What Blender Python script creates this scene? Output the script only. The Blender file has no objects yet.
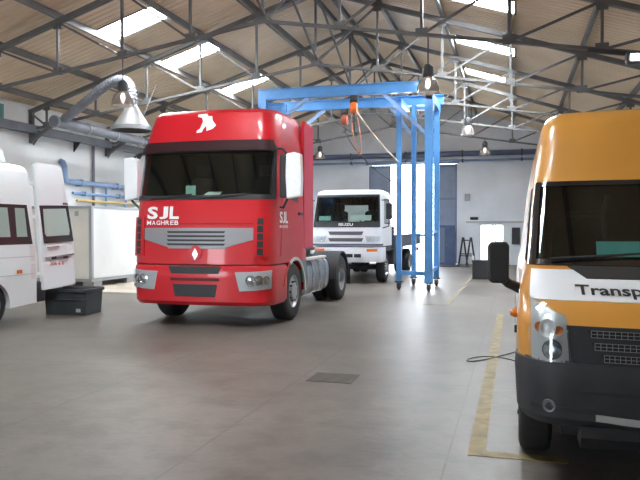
import bpy, math, random
from mathutils import Vector, Matrix
random.seed(7)
S = bpy.context.scene
COL = S.collection
PI = math.pi

# ------------------------------------------------------------------ materials
MATS = {}
def mat(name, col, rough=0.6, metal=0.0, spec=0.5, var=0.0, vscale=3.0, coat=0.0, bump=0.0, bscale=30.0, emit=0.0, ecol=None, detail=4.0):
    if name in MATS: return MATS[name]
    m = bpy.data.materials.new(name); m.use_nodes = True
    nt = m.node_tree; b = nt.nodes['Principled BSDF']
    b.inputs['Base Color'].default_value = (*col, 1)
    b.inputs['Roughness'].default_value = rough
    b.inputs['Metallic'].default_value = metal
    b.inputs['Specular IOR Level'].default_value = spec
    b.inputs['Coat Weight'].default_value = coat
    b.inputs['Coat Roughness'].default_value = 0.06
    tc = None
    if var > 0 or bump > 0:
        tc = nt.nodes.new('ShaderNodeTexCoord')
    if var > 0:
        n = nt.nodes.new('ShaderNodeTexNoise'); n.inputs['Scale'].default_value = vscale; n.inputs['Detail'].default_value = detail
        nt.links.new(tc.outputs['Object'], n.inputs['Vector'])
        r = nt.nodes.new('ShaderNodeValToRGB')
        r.color_ramp.elements[0].position = 0.32; r.color_ramp.elements[1].position = 0.68
        r.color_ramp.elements[0].color = (*[max(0, c * (1 - var)) for c in col], 1)
        r.color_ramp.elements[1].color = (*[min(1, c * (1 + var * .6)) for c in col], 1)
        nt.links.new(n.outputs['Fac'], r.inputs['Fac']); nt.links.new(r.outputs['Color'], b.inputs['Base Color'])
    if bump > 0:
        n2 = nt.nodes.new('ShaderNodeTexNoise'); n2.inputs['Scale'].default_value = bscale
        nt.links.new(tc.outputs['Object'], n2.inputs['Vector'])
        bp = nt.nodes.new('ShaderNodeBump'); bp.inputs['Strength'].default_value = bump; bp.inputs['Distance'].default_value = 0.02
        nt.links.new(n2.outputs['Fac'], bp.inputs['Height']); nt.links.new(bp.outputs['Normal'], b.inputs['Normal'])
    if emit > 0:
        b.inputs['Emission Color'].default_value = (*(ecol or col), 1)
        b.inputs['Emission Strength'].default_value = emit
    MATS[name] = m
    return m

def glass(name, tint, refl=1.0, ior=1.5):
    if name in MATS: return MATS[name]
    m = bpy.data.materials.new(name); m.use_nodes = True
    nt = m.node_tree; nt.nodes.clear()
    out = nt.nodes.new('ShaderNodeOutputMaterial'); mix = nt.nodes.new('ShaderNodeMixShader')
    tr = nt.nodes.new('ShaderNodeBsdfTransparent'); tr.inputs['Color'].default_value = (*tint, 1)
    gl = nt.nodes.new('ShaderNodeBsdfGlossy'); gl.inputs['Roughness'].default_value = 0.03
    gl.inputs['Color'].default_value = (.95, .97, 1, 1)
    lw = nt.nodes.new('ShaderNodeLayerWeight'); lw.inputs['Blend'].default_value = .5
    pw = nt.nodes.new('ShaderNodeMath'); pw.operation = 'POWER'; pw.inputs[1].default_value = 5; nt.links.new(lw.outputs['Facing'], pw.inputs[0])
    fr = nt.nodes.new('ShaderNodeMath'); fr.operation = 'MULTIPLY_ADD'; fr.inputs[1].default_value = .95; fr.inputs[2].default_value = .05 * refl; nt.links.new(pw.outputs[0], fr.inputs[0])
    nt.links.new(fr.outputs[0], mix.inputs['Fac']); nt.links.new(tr.outputs[0], mix.inputs[1]); nt.links.new(gl.outputs[0], mix.inputs[2])
    nt.links.new(mix.outputs[0], out.inputs['Surface'])
    MATS[name] = m
    return m

RED = mat('red_paint', (.54, .011, .020), .38, spec=.35, coat=.35, var=.06, vscale=1.5)
REDP = mat('red_plastic', (.50, .014, .024), .4, coat=.3)
WHITE = mat('white_paint', (.83, .89, .91), .35, coat=.4)
WHITE2 = mat('white_truck_paint', (.78, .80, .84), .4, coat=.3)
ORANGE = mat('orange_paint', (.62, .28, .045), .34, coat=.5, var=.05, vscale=2)
BLACKP = mat('black_plastic', (.022, .024, .028), .5)
DARKP = mat('dark_grey_plastic', (.032, .034, .040), .55, var=.2, vscale=6)
RUBBER = mat('rubber', (.022, .022, .024), .8, bump=.3, bscale=40)
INTER = mat('cab_lining', (.035, .034, .036), .8)
SEATM = mat('seat_cloth', (.05, .05, .06), .9)
CHROME = mat('chrome', (.75, .76, .78), .18, metal=1)
ALU = mat('aluminium', (.42, .43, .45), .38, metal=1, var=.12, vscale=8)
SILVER = mat('silver_plastic', (.27, .27, .29), .4, metal=.3)
STEELD = mat('dark_steel', (.06, .06, .065), .55, metal=.3, var=.2, vscale=5)
TRUSSM = mat('truss_steel', (.115, .112, .112), .55, metal=.0, var=.2, vscale=3)
PURL = mat('purlin_steel', (.13, .125, .12), .6, metal=.1, var=.2, vscale=2)
BLUE = mat('blue_gantry_paint', (.075, .25, .55), .4, coat=.2, var=.12, vscale=4)
BLUEP = mat('blue_pipe_paint', (.20, .29, .46), .45, var=.1, vscale=3)
YELLOWP = mat('yellow_pipe_paint', (.62, .46, .16), .5)
GREYP = mat('grey_duct_metal', (.20, .21, .24), .45, metal=.4, var=.15, vscale=3)
HOODM = mat('extraction_hood_grey', (.075, .072, .07), .5, var=.1, vscale=3)
WALLM = mat('white_plaster', (.85, .86, .85), .85, var=.07, vscale=.9, bump=.08, bscale=12)
WALLE = mat('pale_grey_plaster', (.82, .86, .93), .85, var=.08, vscale=.7, bump=.08, bscale=12)
DOORM = mat('blue_grey_door_sheet', (.22, .27, .38), .5, var=.12, vscale=2)
PANELM = mat('white_panel', (.70, .70, .68), .5, var=.04, vscale=1.5)
PANELE = mat('panel_end_beige', (.66, .64, .58), .55, var=.06, vscale=1.5)
FRAMEG = mat('grey_edge_rail', (.33, .34, .36), .45, metal=.4)
YLINE = mat('worn_yellow_line', (.27, .205, .085), .6, var=.45, vscale=7)
PAPER = mat('paper', (.82, .86, .82), .8)
PAPERG = mat('green_paper', (.50, .72, .62), .8)
TEAL = mat('teal_card', (.12, .50, .50), .7)
LETTERW = mat('white_lettering', (.88, .88, .88), .5)
LETTERK = mat('black_lettering', (.012, .012, .014), .5)
LETTERR = mat('red_lettering', (.55, .10, .08), .5)
AMBER = mat('amber_lens', (.75, .20, .03), .25, coat=.5)
REDL = mat('red_lens', (.6, .02, .02), .25, coat=.5)
LAMPGL = mat('headlamp_reflector', (.78, .80, .82), .3, metal=.15)
LENS = glass('clear_lens', (.92, .94, .95), ior=1.45)
GLASS = glass('windscreen_glass', (.75, .82, .80), ior=1.5)
GLASSD = glass('tinted_glass', (.45, .55, .53), ior=1.5)
PANEG = mat('pale_green_window_pane', (.34, .46, .41), .2, spec=.4)
BELL = None
WRAP = mat('white_plastic_wrap', (.86, .88, .92), .35, bump=.6, bscale=14)
ORANGEH = mat('orange_hoist_paint', (.80, .16, .03), .45)
ROPE = mat('beige_sling', (.62, .55, .45), .8)
ROPEK = mat('dark_chain', (.06, .055, .055), .6)
ROPEO = mat('orange_rope', (.62, .24, .12), .8)
SKYL = mat('lit_fibreglass_sheet', (.9, .92, .95), .6, emit=62, ecol=(.90, .96, 1.0))
PANEB = mat('lit_door_glass', (.9, .95, 1), .3, emit=1.6, ecol=(.92, .96, 1))
BULB = mat('lit_bulb', (1, .95, .85), .3, emit=14, ecol=(1, .95, .86))
CRATE = mat('black_crate_plastic', (.030, .032, .036), .5)
BIN = mat('dark_grey_bin', (.045, .052, .058), .5, var=.15, vscale=5)
TANSLAB = mat('pale_tan_slab', (.52, .46, .38), .9, var=.12, vscale=2)
BLOCK = mat('concrete_block', (.36, .35, .34), .9, var=.2, vscale=8)
CABM = mat('blue_cabinet_paint', (.06, .10, .20), .45, var=.15, vscale=3)
CABD = mat('grey_cabinet_door', (.13, .18, .28), .45)
OUTG = mat('outside_ground', (.72, .70, .66), .9, var=.1, vscale=.5)
WOODK = mat('dark_trestle_wood', (.05, .05, .055), .7)

def bell_mat():
    m = bpy.data.materials.new('smoky_acrylic_bell'); m.use_nodes = True
    nt = m.node_tree; nt.nodes.clear()
    out = nt.nodes.new('ShaderNodeOutputMaterial'); mix = nt.nodes.new('ShaderNodeMixShader'); mix.inputs['Fac'].default_value = .42
    p = nt.nodes.new('ShaderNodeBsdfPrincipled'); p.inputs['Base Color'].default_value = (.27, .25, .245, 1); p.inputs['Roughness'].default_value = .18
    t = nt.nodes.new('ShaderNodeBsdfTransparent'); t.inputs['Color'].default_value = (.85, .82, .78, 1)
    nt.links.new(p.outputs[0], mix.inputs[1]); nt.links.new(t.outputs[0], mix.inputs[2]); nt.links.new(mix.outputs[0], out.inputs['Surface'])
    return m
BELL = bell_mat()

def floor_mat():
    m = bpy.data.materials.new('worn_concrete_floor'); m.use_nodes = True
    nt = m.node_tree; b = nt.nodes['Principled BSDF']; L = nt.links.new
    tc = nt.nodes.new('ShaderNodeTexCoord')
    def noise(sc, det=5, rough=.6):
        n = nt.nodes.new('ShaderNodeTexNoise'); n.inputs['Scale'].default_value = sc; n.inputs['Detail'].default_value = det; n.inputs['Roughness'].default_value = rough
        L(tc.outputs['Object'], n.inputs['Vector']); return n
    n1, n2, n3 = noise(.45), noise(2.6, 6, .65), noise(14, 4)
    r1 = nt.nodes.new('ShaderNodeValToRGB')
    r1.color_ramp.elements[0].position = .3; r1.color_ramp.elements[1].position = .72
    r1.color_ramp.elements[0].color = (.112, .096, .084, 1); r1.color_ramp.elements[1].color = (.190, .167, .147, 1)
    L(n1.outputs['Fac'], r1.inputs['Fac'])
    r2 = nt.nodes.new('ShaderNodeValToRGB')
    r2.color_ramp.elements[0].position = .34; r2.color_ramp.elements[1].position = .56
    r2.color_ramp.elements[0].color = (.48, .45, .43, 1); r2.color_ramp.elements[1].color = (1, 1, 1, 1)
    L(n2.outputs['Fac'], r2.inputs['Fac'])
    mu = nt.nodes.new('ShaderNodeMix'); mu.data_type = 'RGBA'; mu.blend_type = 'MULTIPLY'; mu.inputs[0].default_value = .75
    L(r1.outputs['Color'], mu.inputs[6]); L(r2.outputs['Color'], mu.inputs[7])
    # saw-cut joints: lines in x every 1.75 m, in y every 3.6 m
    sep = nt.nodes.new('ShaderNodeSeparateXYZ'); L(tc.outputs['Object'], sep.inputs[0])
    def joint(sock, off, per, w):
        a = nt.nodes.new('ShaderNodeMath'); a.operation = 'ADD'; a.inputs[1].default_value = off; L(sock, a.inputs[0])
        w_ = nt.nodes.new('ShaderNodeMath'); w_.operation = 'PINGPONG'; w_.inputs[1].default_value = per / 2; L(a.outputs[0], w_.inputs[0])
        l = nt.nodes.new('ShaderNodeMath'); l.operation = 'LESS_THAN'; l.inputs[1].default_value = w; L(w_.outputs[0], l.inputs[0])
        return l
    jx = joint(sep.outputs['X'], 2.2 + 1.75 * 10, 1.75, .008); jy = joint(sep.outputs['Y'], -7.2 + 3.6 * 10, 3.6, .011)
    mx = nt.nodes.new('ShaderNodeMath'); mx.operation = 'MAXIMUM'; L(jx.outputs[0], mx.inputs[0]); L(jy.outputs[0], mx.inputs[1])
    nj = nt.nodes.new('ShaderNodeMath'); nj.operation = 'MULTIPLY'; L(mx.outputs[0], nj.inputs[0]); L(n2.outputs['Fac'], nj.inputs[1])
    dk = nt.nodes.new('ShaderNodeMix'); dk.data_type = 'RGBA'; L(nj.outputs[0], dk.inputs[0]); L(mu.outputs[2], dk.inputs[6]); dk.inputs[7].default_value = (.07, .06, .055, 1)
    L(dk.outputs[2], b.inputs['Base Color'])
    rr = nt.nodes.new('ShaderNodeMapRange'); rr.inputs[3].default_value = .30; rr.inputs[4].default_value = .55
    L(n2.outputs['Fac'], rr.inputs[0]); L(rr.outputs[0], b.inputs['Roughness'])
    b.inputs['Specular IOR Level'].default_value = .32
    bp = nt.nodes.new('ShaderNodeBump'); bp.inputs['Strength'].default_value = .12; bp.inputs['Distance'].default_value = .02
    L(n3.outputs['Fac'], bp.inputs['Height']); L(bp.outputs['Normal'], b.inputs['Normal'])
    return m

def roof_mat():
    m = bpy.data.materials.new('brown_corrugated_roof_sheet'); m.use_nodes = True
    nt = m.node_tree; b = nt.nodes['Principled BSDF']; L = nt.links.new
    tc = nt.nodes.new('ShaderNodeTexCoord')
    n = nt.nodes.new('ShaderNodeTexNoise'); n.inputs['Scale'].default_value = .8; n.inputs['Detail'].default_value = 5
    L(tc.outputs['Object'], n.inputs['Vector'])
    r = nt.nodes.new('ShaderNodeValToRGB'); r.color_ramp.elements[0].position = .3; r.color_ramp.elements[1].position = .7
    r.color_ramp.elements[0].color = (.64, .49, .335, 1); r.color_ramp.elements[1].color = (.78, .625, .455, 1)
    L(n.outputs['Fac'], r.inputs['Fac']); L(r.outputs['Color'], b.inputs['Base Color'])
    w = nt.nodes.new('ShaderNodeTexWave'); w.wave_type = 'BANDS'; w.bands_direction = 'Y'; w.inputs['Scale'].default_value = 1.6
    L(tc.outputs['Object'], w.inputs['Vector'])
    bp = nt.nodes.new('ShaderNodeBump'); bp.inputs['Strength'].default_value = .5; bp.inputs['Distance'].default_value = .05
    L(w.outputs['Fac'], bp.inputs['Height']); L(bp.outputs['Normal'], b.inputs['Normal'])
    b.inputs['Roughness'].default_value = .85
    return m

# ------------------------------------------------------------------ mesh helpers
class MB:
    def __init__(s): s.v = []; s.f = []
    def add(s, vs, fs):
        o = len(s.v); s.v += [tuple(v) for v in vs]; s.f += [tuple(i + o for i in f) for f in fs]; return s
    def box(s, x0, x1, y0, y1, z0, z1):
        vs = [(x, y, z) for z in (z0, z1) for y in (y0, y1) for x in (x0, x1)]
        return s.add(vs, [(0, 2, 3, 1), (4, 5, 7, 6), (0, 1, 5, 4), (2, 6, 7, 3), (0, 4, 6, 2), (1, 3, 7, 5)])
    def bar(s, p, q, w, h=None, up=(0, 0, 1)):
        h = h or w; p, q = Vector(p), Vector(q); d = (q - p).normalized(); up = Vector(up)
        if abs(d.dot(up)) > .98: up = Vector((0, 1, 0))
        a = d.cross(up).normalized(); b = a.cross(d).normalized()
        vs = [c + a * (sx * w / 2) + b * (sz * h / 2) for c in (p, q) for sx, sz in ((-1, -1), (1, -1), (1, 1), (-1, 1))]
        return s.add(vs, [(3, 2, 1, 0), (4, 5, 6, 7), (0, 1, 5, 4), (1, 2, 6, 5), (2, 3, 7, 6), (3, 0, 4, 7)])
    def cyl(s, p, q, r0, r1=None, n=16, cap=True):
        r1 = r0 if r1 is None else r1
        return s.lathe([(r0, 0), (r1, 1)], p, q, n, cap)
    def lathe(s, prof, p, q, n=24, cap=True):
        """prof = (radius, t) with t along p->q"""
        p, q = Vector(p), Vector(q); d = q - p; dn = d.normalized()
        up = Vector((0, 0, 1)) if abs(dn.z) < .9 else Vector((0, 1, 0))
        a = dn.cross(up).normalized(); b = dn.cross(a).normalized()
        vs = []; fs = []
        for r, t in prof:
            c = p + d * t
            for i in range(n):
                th = 2 * PI * i / n
                vs.append(c + a * (r * math.cos(th)) + b * (r * math.sin(th)))
        for k in range(len(prof) - 1):
            for i in range(n):
                j = (i + 1) % n
                fs.append((k * n + i, k * n + j, (k + 1) * n + j, (k + 1) * n + i))
        if cap:
            fs.append(tuple(range(n))[::-1]); fs.append(tuple((len(prof) - 1) * n + i for i in range(n)))
        return s.add(vs, fs)
    def tube(s, pts, r, n=8, cap=True):
        pts = [Vector(p) for p in pts]; vs = []; fs = []
        prev = None
        for k, p in enumerate(pts):
            d = (pts[min(k + 1, len(pts) - 1)] - pts[max(k - 1, 0)]).normalized()
            if prev is None:
                up = Vector((0, 0, 1)) if abs(d.z) < .9 else Vector((0, 1, 0))
                a = d.cross(up).normalized()
            else:
                a = (prev - d * prev.dot(d)).normalized()
            prev = a; b = d.cross(a)
            rr = r[k] if isinstance(r, (list, tuple)) else r
            for i in range(n):
                th = 2 * PI * i / n; vs.append(p + a * rr * math.cos(th) + b * rr * math.sin(th))
        for k in range(len(pts) - 1):
            for i in range(n):
                j = (i + 1) % n; fs.append((k * n + i, k * n + j, (k + 1) * n + j, (k + 1) * n + i))
        if cap: fs.append(tuple(range(n))[::-1]); fs.append(tuple((len(pts) - 1) * n + i for i in range(n)))
        return s.add(vs, fs)
    def prism(s, poly, fn, d0, d1):
        """poly of (u,v); fn(u,v,d)->xyz; closed prism between depths d0 and d1"""
        n = len(poly); vs = [fn(u, v, d0) for u, v in poly] + [fn(u, v, d1) for u, v in poly]
        fs = [tuple(range(n))[::-1], tuple(range(n, 2 * n))] + [(i, (i + 1) % n, n + (i + 1) % n, n + i) for i in range(n)]
        return s.add(vs, fs)
    def slab(s, grid_out, grid_in):
        """two matching grids (rows of points) -> closed slab"""
        nr, nc = len(grid_out), len(grid_out[0]); vs = [p for r in grid_out for p in r] + [p for r in grid_in for p in r]
        o = nr * nc; fs = []
        for i in range(nr - 1):
            for j in range(nc - 1):
                a, b, c, d = i * nc + j, i * nc + j + 1, (i + 1) * nc + j + 1, (i + 1) * nc + j
                fs.append((a, b, c, d)); fs.append((o + d, o + c, o + b, o + a))
        edge = [(0, j) for j in range(nc)] + [(i, nc - 1) for i in range(1, nr)] + [(nr - 1, j) for j in range(nc - 2, -1, -1)] + [(i, 0) for i in range(nr - 2, 0, -1)]
        e = [i * nc + j for i, j in edge]
        for k in range(len(e)):
            a, b = e[k], e[(k + 1) % len(e)]; fs.append((b, a, o + a, o + b))
        return s.add(vs, fs)
    def build(s, name, material, parent=None, smooth=35, bevel=0, loc=None):
        me = bpy.data.meshes.new(name); me.from_pydata(s.v, [], s.f); me.update()
        import bmesh
        bm = bmesh.new(); bm.from_mesh(me); bmesh.ops.recalc_face_normals(bm, faces=bm.faces); bm.to_mesh(me); bm.free()
        if smooth:
            me.polygons.foreach_set('use_smooth', [True] * len(me.polygons)); me.set_sharp_from_angle(angle=math.radians(smooth))
        me.materials.append(material)
        o = bpy.data.objects.new(name, me); COL.objects.link(o)
        if parent is not None: o.parent = parent
        if loc is not None: o.location = loc
        if bevel:
            b = o.modifiers.new('bevel', 'BEVEL'); b.width = bevel; b.segments = 2; b.limit_method = 'ANGLE'; b.angle_limit = math.radians(40)
        return o

def tag(o, label=None, cat=None, group=None, kind=None):
    if label: o['label'] = label
    if cat: o['category'] = cat
    if group: o['group'] = group
    if kind: o['kind'] = kind
    return o
def thing(name, label, cat, loc=(0, 0, 0), rz=0, group=None):
    o = bpy.data.objects.new(name, None); o.empty_display_size = .2; COL.objects.link(o)
    o.location = loc; o.rotation_euler = (0, 0, rz)
    return tag(o, label, cat, group)
def copy_tree(o, parent=None):
    c = o.copy(); COL.objects.link(c)
    if parent is not None: c.parent = parent
    for ch in list(o.children): copy_tree(ch, c)
    return c
def struct(o, label, cat): return tag(o, label, cat, kind='structure')

def text_mesh(body, height, width=None, weight=0.0):
    """flat text as (verts, faces) in the x-y plane, left-bottom at the origin, scaled to cap height and width"""
    cu = bpy.data.curves.new('lettering', 'FONT'); cu.body = body; cu.size = 1; cu.offset = weight; cu.resolution_u = 3
    ob = bpy.data.objects.new('lettering', cu); COL.objects.link(ob)
    dg = bpy.context.evaluated_depsgraph_get()
    me = bpy.data.meshes.new_from_object(ob.evaluated_get(dg))
    vs = [tuple(v.co) for v in me.vertices]; fs = [tuple(p.vertices) for p in me.polygons]
    bpy.data.objects.remove(ob); bpy.data.curves.remove(cu); bpy.data.meshes.remove(me)
    x0 = min(v[0] for v in vs); x1 = max(v[0] for v in vs); y0 = min(v[1] for v in vs if True); y1 = max(v[1] for v in vs)
    sy = height / (y1 - y0); sx = (width / (x1 - x0)) if width else sy
    return [((v[0] - x0) * sx, (v[1] - y0) * sy) for v in vs], fs
def caps(body, height, width, fn, material, parent, name, weights, weight=.03, gap=.10):
    """capitals one by one, all standing on the baseline"""
    tot = sum(weights) + gap * (len(body) - 1); u0 = 0; m = MB()
    for ch, w in zip(body, weights):
        vs, fs = text_mesh(ch, height, width * w / tot, weight); m.add([fn(u0 + u, v) for u, v in vs], fs); u0 += width * (w + gap) / tot
    me = bpy.data.meshes.new(name); me.from_pydata(m.v, [], m.f); me.materials.append(material)
    o = bpy.data.objects.new(name, me); COL.objects.link(o); o.parent = parent
    return o
def lettering(name, body, height, width, fn, material, parent, weight=0.02):
    vs, fs = text_mesh(body, height, width, weight)
    m = MB(); m.add([fn(u, v) for u, v in vs], fs)
    me = bpy.data.meshes.new(name); me.from_pydata(m.v, [], m.f); me.materials.append(material)
    o = bpy.data.objects.new(name, me); COL.objects.link(o); o.parent = parent
    return o

# ------------------------------------------------------------------ vehicle body surfaces
class Body:
    """a body lofted upwards: at each height a plan outline with rounded corners. s: 0..1 front, 1..2 corner, 2..3 side, 3..4 rear corner, 4..5 rear"""
    KEYS = ('yf', 'hw', 'rf', 'ry', 'bu', 'yb', 'rb')
    def __init__(self, levels): self.lv = sorted(levels, key=lambda l: l['z'])
    def at(self, z):
        L = self.lv
        if z <= L[0]['z']: return L[0]
        for a, b in zip(L, L[1:]):
            if z <= b['z']:
                t = (z - a['z']) / (b['z'] - a['z']); return {k: a[k] + (b[k] - a[k]) * t for k in Body.KEYS}
        return L[-1]
    def xy(self, s, z, inset=0.0):
        d = self.at(z); sg = 1 if s >= 0 else -1; a = abs(s)
        hw, rf, ry, bu, yf, yb, rb = d['hw'] - inset, d['rf'], d['ry'], d['bu'], d['yf'] + inset, d['yb'] - inset, d['rb']
        if a <= 1: x, y = a * (hw - rf), yf + bu * a * a
        elif a <= 2:
            th = (a - 1) * PI / 2; x, y = hw - rf + rf * math.sin(th), yf + bu + ry * (1 - math.cos(th))
        elif a <= 3: x, y = hw, (yf + bu + ry) + (yb - rb - yf - bu - ry) * (a - 2)
        elif a <= 4:
            th = (a - 3) * PI / 2; x, y = hw - rb + rb * math.cos(th), yb - rb + rb * math.sin(th)
        else: x, y = (hw - rb) * (5 - a), yb
        return sg * x, y
    def P(self, s, z, off=0.0):
        x, y = self.xy(s, z); p = Vector((x, y, z))
        if off:
            e = 1e-3; a = Vector((*self.xy(s - e, z), z)); b = Vector((*self.xy(s + e, z), z))
            c = Vector((*self.xy(s, z - e), z - e)); d = Vector((*self.xy(s, z + e), z + e))
            n = (b - a).cross(d - c)
            if n.length > 0: p = p + n.normalized() * off
        return p
    def s_of_x(self, x, z):
        d = self.at(z); a = abs(x); w = d['hw'] - d['rf']; sg = 1 if x >= 0 else -1
        if a <= w: return sg * a / w
        return sg * (1 + math.asin(min(1, (a - w) / d['rf'])) / (PI / 2))
    def shell(self, m, zs, ss, skip=None, inset=0.0, top=True, bottom=True):
        cols = sorted(set([-x for x in ss if 0 < x < 5] + [x for x in ss if x < 5] + [5.0]))
        cols = [c for c in cols if c > -5]
        n = len(cols); vs = []; fs = []
        for z in zs:
            for c in cols: vs.append((*self.xy(c, z, inset), z - (inset if z == zs[-1] else 0)))
        for k in range(len(zs) - 1):
            for i in range(n):
                j = (i + 1) % n
                c0, c1 = cols[i], cols[j] if j else 5.0
                if j == 0: c0, c1 = 5.0, 5.0 + (5 - abs(cols[0]))
                cm = (c0 + c1) / 2 if j else -(5 + abs(cols[0])) / 2
                if skip and skip(cm, (zs[k] + zs[k + 1]) / 2): continue
                fs.append((k * n + i, k * n + j, (k + 1) * n + j, (k + 1) * n + i))
        if bottom: fs.append(tuple(range(n))[::-1])
        if top: fs.append(tuple((len(zs) - 1) * n + i for i in range(n)))
        return m.add(vs, fs)
    def patch(self, m, quad, off=.004, th=.01, nu=8, nv=4):
        """quad (s,z): bottom-left, bottom-right, top-right, top-left"""
        (a, b, c, d) = quad; go = []; gi = []
        for j in range(nv + 1):
            v = j / nv; ro = []; ri = []
            for i in range(nu + 1):
                u = i / nu
                s = (a[0] * (1 - u) + b[0] * u) * (1 - v) + (d[0] * (1 - u) + c[0] * u) * v
                z = (a[1] * (1 - u) + b[1] * u) * (1 - v) + (d[1] * (1 - u) + c[1] * u) * v
                ro.append(self.P(s, z, off)); ri.append(self.P(s, z, off - th))
            go.append(ro); gi.append(ri)
        return m.slab(go, gi)
    def xpatch(self, m, quad, off=.004, th=.01, nu=8, nv=4):
        """the same with x in metres"""
        (a, b, c, d) = quad; go = []; gi = []
        for j in range(nv + 1):
            v = j / nv; ro = []; ri = []
            for i in range(nu + 1):
                u = i / nu
                x = (a[0] * (1 - u) + b[0] * u) * (1 - v) + (d[0] * (1 - u) + c[0] * u) * v
                z = (a[1] * (1 - u) + b[1] * u) * (1 - v) + (d[1] * (1 - u) + c[1] * u) * v
                s = self.s_of_x(x, z); ro.append(self.P(s, z, off)); ri.append(self.P(s, z, off - th))
            go.append(ro); gi.append(ri)
        return m.slab(go, gi)
    def xpoly(self, m, poly, off=.004, th=.008):
        n = len(poly); vo = [self.P(self.s_of_x(x, z), z, off) for x, z in poly]; vi = [self.P(self.s_of_x(x, z), z, off - th) for x, z in poly]
        return m.add(vo + vi, [tuple(range(n)), tuple(range(n, 2 * n))[::-1]] + [((i + 1) % n, i, n + i, n + (i + 1) % n) for i in range(n)])
    def ypatch(self, m, quad, side=1, off=.004, th=.01, nu=4, nv=4):
        """on a flank: quad of (y,z)"""
        (a, b, c, d) = quad; go = []; gi = []
        for j in range(nv + 1):
            v = j / nv; ro = []; ri = []
            for i in range(nu + 1):
                u = i / nu
                y = (a[0] * (1 - u) + b[0] * u) * (1 - v) + (d[0] * (1 - u) + c[0] * u) * v
                z = (a[1] * (1 - u) + b[1] * u) * (1 - v) + (d[1] * (1 - u) + c[1] * u) * v
                hw = self.at(z)['hw']; ro.append((side * (hw + off), y, z)); ri.append((side * (hw + off - th), y, z))
            go.append(ro); gi.append(ri)
        return m.slab(go, gi)
def lv(z, yf, hw, rf, ry, bu, yb, rb): return dict(z=z, yf=yf, hw=hw, rf=rf, ry=ry, bu=bu, yb=yb, rb=rb)
def arange(a, b, n): return [a + (b - a) * i / n for i in range(n + 1)]
SS = [0, .2, .4, .6, .8, 1, 1.15, 1.3, 1.5, 1.7, 1.85, 2, 2.15, 2.3, 2.5, 2.7, 2.85, 3, 3.3, 3.6, 4, 4.35, 4.7, 5]

def wheel(parent, x, y, r, w, side, rim_r, style='truck', dual=False, lug=RUBBER):
    """x: outer face; the tyre mesh is the wheel, with rim and hub under it"""
    m = MB(); x1 = x - side * w
    prof = [(rim_r, 0), (rim_r + .02, -.0), (r * .80, -.035), (r * .93, .02), (r * .985, .12), (r, .2), (r, .8), (r * .985, .88), (r * .93, .98), (r * .8, 1.03), (rim_r, 1)]
    m.lathe(prof, (x, y, r), (x1, y, r), 40, cap=False)
    # tread grooves
    for t in (.3, .5, .7): m.lathe([(r + .001, t - .02), (r - .012, t), (r + .001, t + .02)], (x, y, r), (x1, y, r), 40, cap=False)
    if dual: m.lathe(prof, (x1 - side * .04, y, r), (x1 - side * (.04 + w), y, r), 40, cap=False)
    t = m.build('wheel', lug, parent, 40)
    m = MB()
    if style == 'truck':
        m.lathe([(rim_r, 0), (rim_r * .96, .02), (rim_r * .9, .14), (rim_r * .55, .06), (rim_r * .5, -.06), (rim_r * .2, -.12), (0.001, -.12)], (x, y, r), (x1, y, r), 32, cap=False)
    elif style == 'deep':
        m.lathe([(rim_r, 0), (rim_r * .94, .04), (rim_r * .88, .5), (rim_r * .5, .55), (rim_r * .45, .25), (rim_r * .2, .2), (0.001, .2)], (x, y, r), (x1, y, r), 32, cap=False)
    else:
        m.lathe([(rim_r, 0), (rim_r * .95, .05), (rim_r * .85, .16), (rim_r * .4, .08), (.001, .06)], (x, y, r), (x1, y, r), 28, cap=False)
    m.build('rim', ALU if style != 'van' else SILVER, t, 30)
    m = MB()
    for k in range(10 if style != 'van' else 5):
        a = 2 * PI * k / (10 if style != 'van' else 5); rr = rim_r * .6 if style != 'van' else rim_r * .45
        dx = {'truck': .05, 'deep': .5, 'van': .07}[style]
        px = x - side * w * dx
        m.cyl((px - side * .02, y + rr * math.cos(a), r + rr * math.sin(a)), (px + side * .03, y + rr * math.cos(a), r + rr * math.sin(a)), .016, n=6)
    m.build('wheel_nuts', STEELD, t, 30)
    return t

def seat(parent, x, y, z):
    m = MB(); m.box(x - .25, x + .25, y - .25, y + .25, z, z + .16)
    m.prism([(-.25, 0), (.25, 0), (.22, .62), (.1, .66), (-.1, .66), (-.22, .62)], lambda u, v, d: (x + u, y + .22 + d + v * .12, z + .12 + v), 0, .14)
    m.box(x - .13, x + .13, y + .3, y + .4, z + .78, z + 1.0)
    return m.build('seat', SEATM, parent, 30, bevel=.03)
def steering(parent, x, y, z, r=.22, tilt=.9):
    m = MB(); pts = []
    for k in range(25):
        a = 2 * PI * k / 24; pts.append((x + r * math.cos(a), y - r * math.sin(a) * math.sin(tilt) * -1 * .5, z + r * math.sin(a) * .87))
    m.tube(pts, .016, 8, cap=False)
    m.bar((x - r, y, z), (x + r, y, z), .03); m.bar((x, y, z), (x, y - .25, z - .3), .05)
    return m.build('steering_wheel', BLACKP, parent, 40)

# ------------------------------------------------------------------ the hall
XL, XR, YE, YF = -13.0, 4.0, 31.5, -8.0
XC, ZR, SL = -4.75, 7.65, .317
def roofz(x): return ZR - SL * abs(x - XC)
TRY = [9.15, 12.875, 16.6, 20.325, 24.05, 27.775]
BAYL = [ 14.74, 17.85, 21.9]
BAYR = [4.4, 7.3, 15.1, 18.95, 22.9]  # first two bays: out-of-view skylights added beside the ridge to brighten the white van
SK0, SK1, SKW = 3.15, 4.75, .46
def span(b): return (.6, 2.2) if b < 10 else (SK0, SK1)

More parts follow.
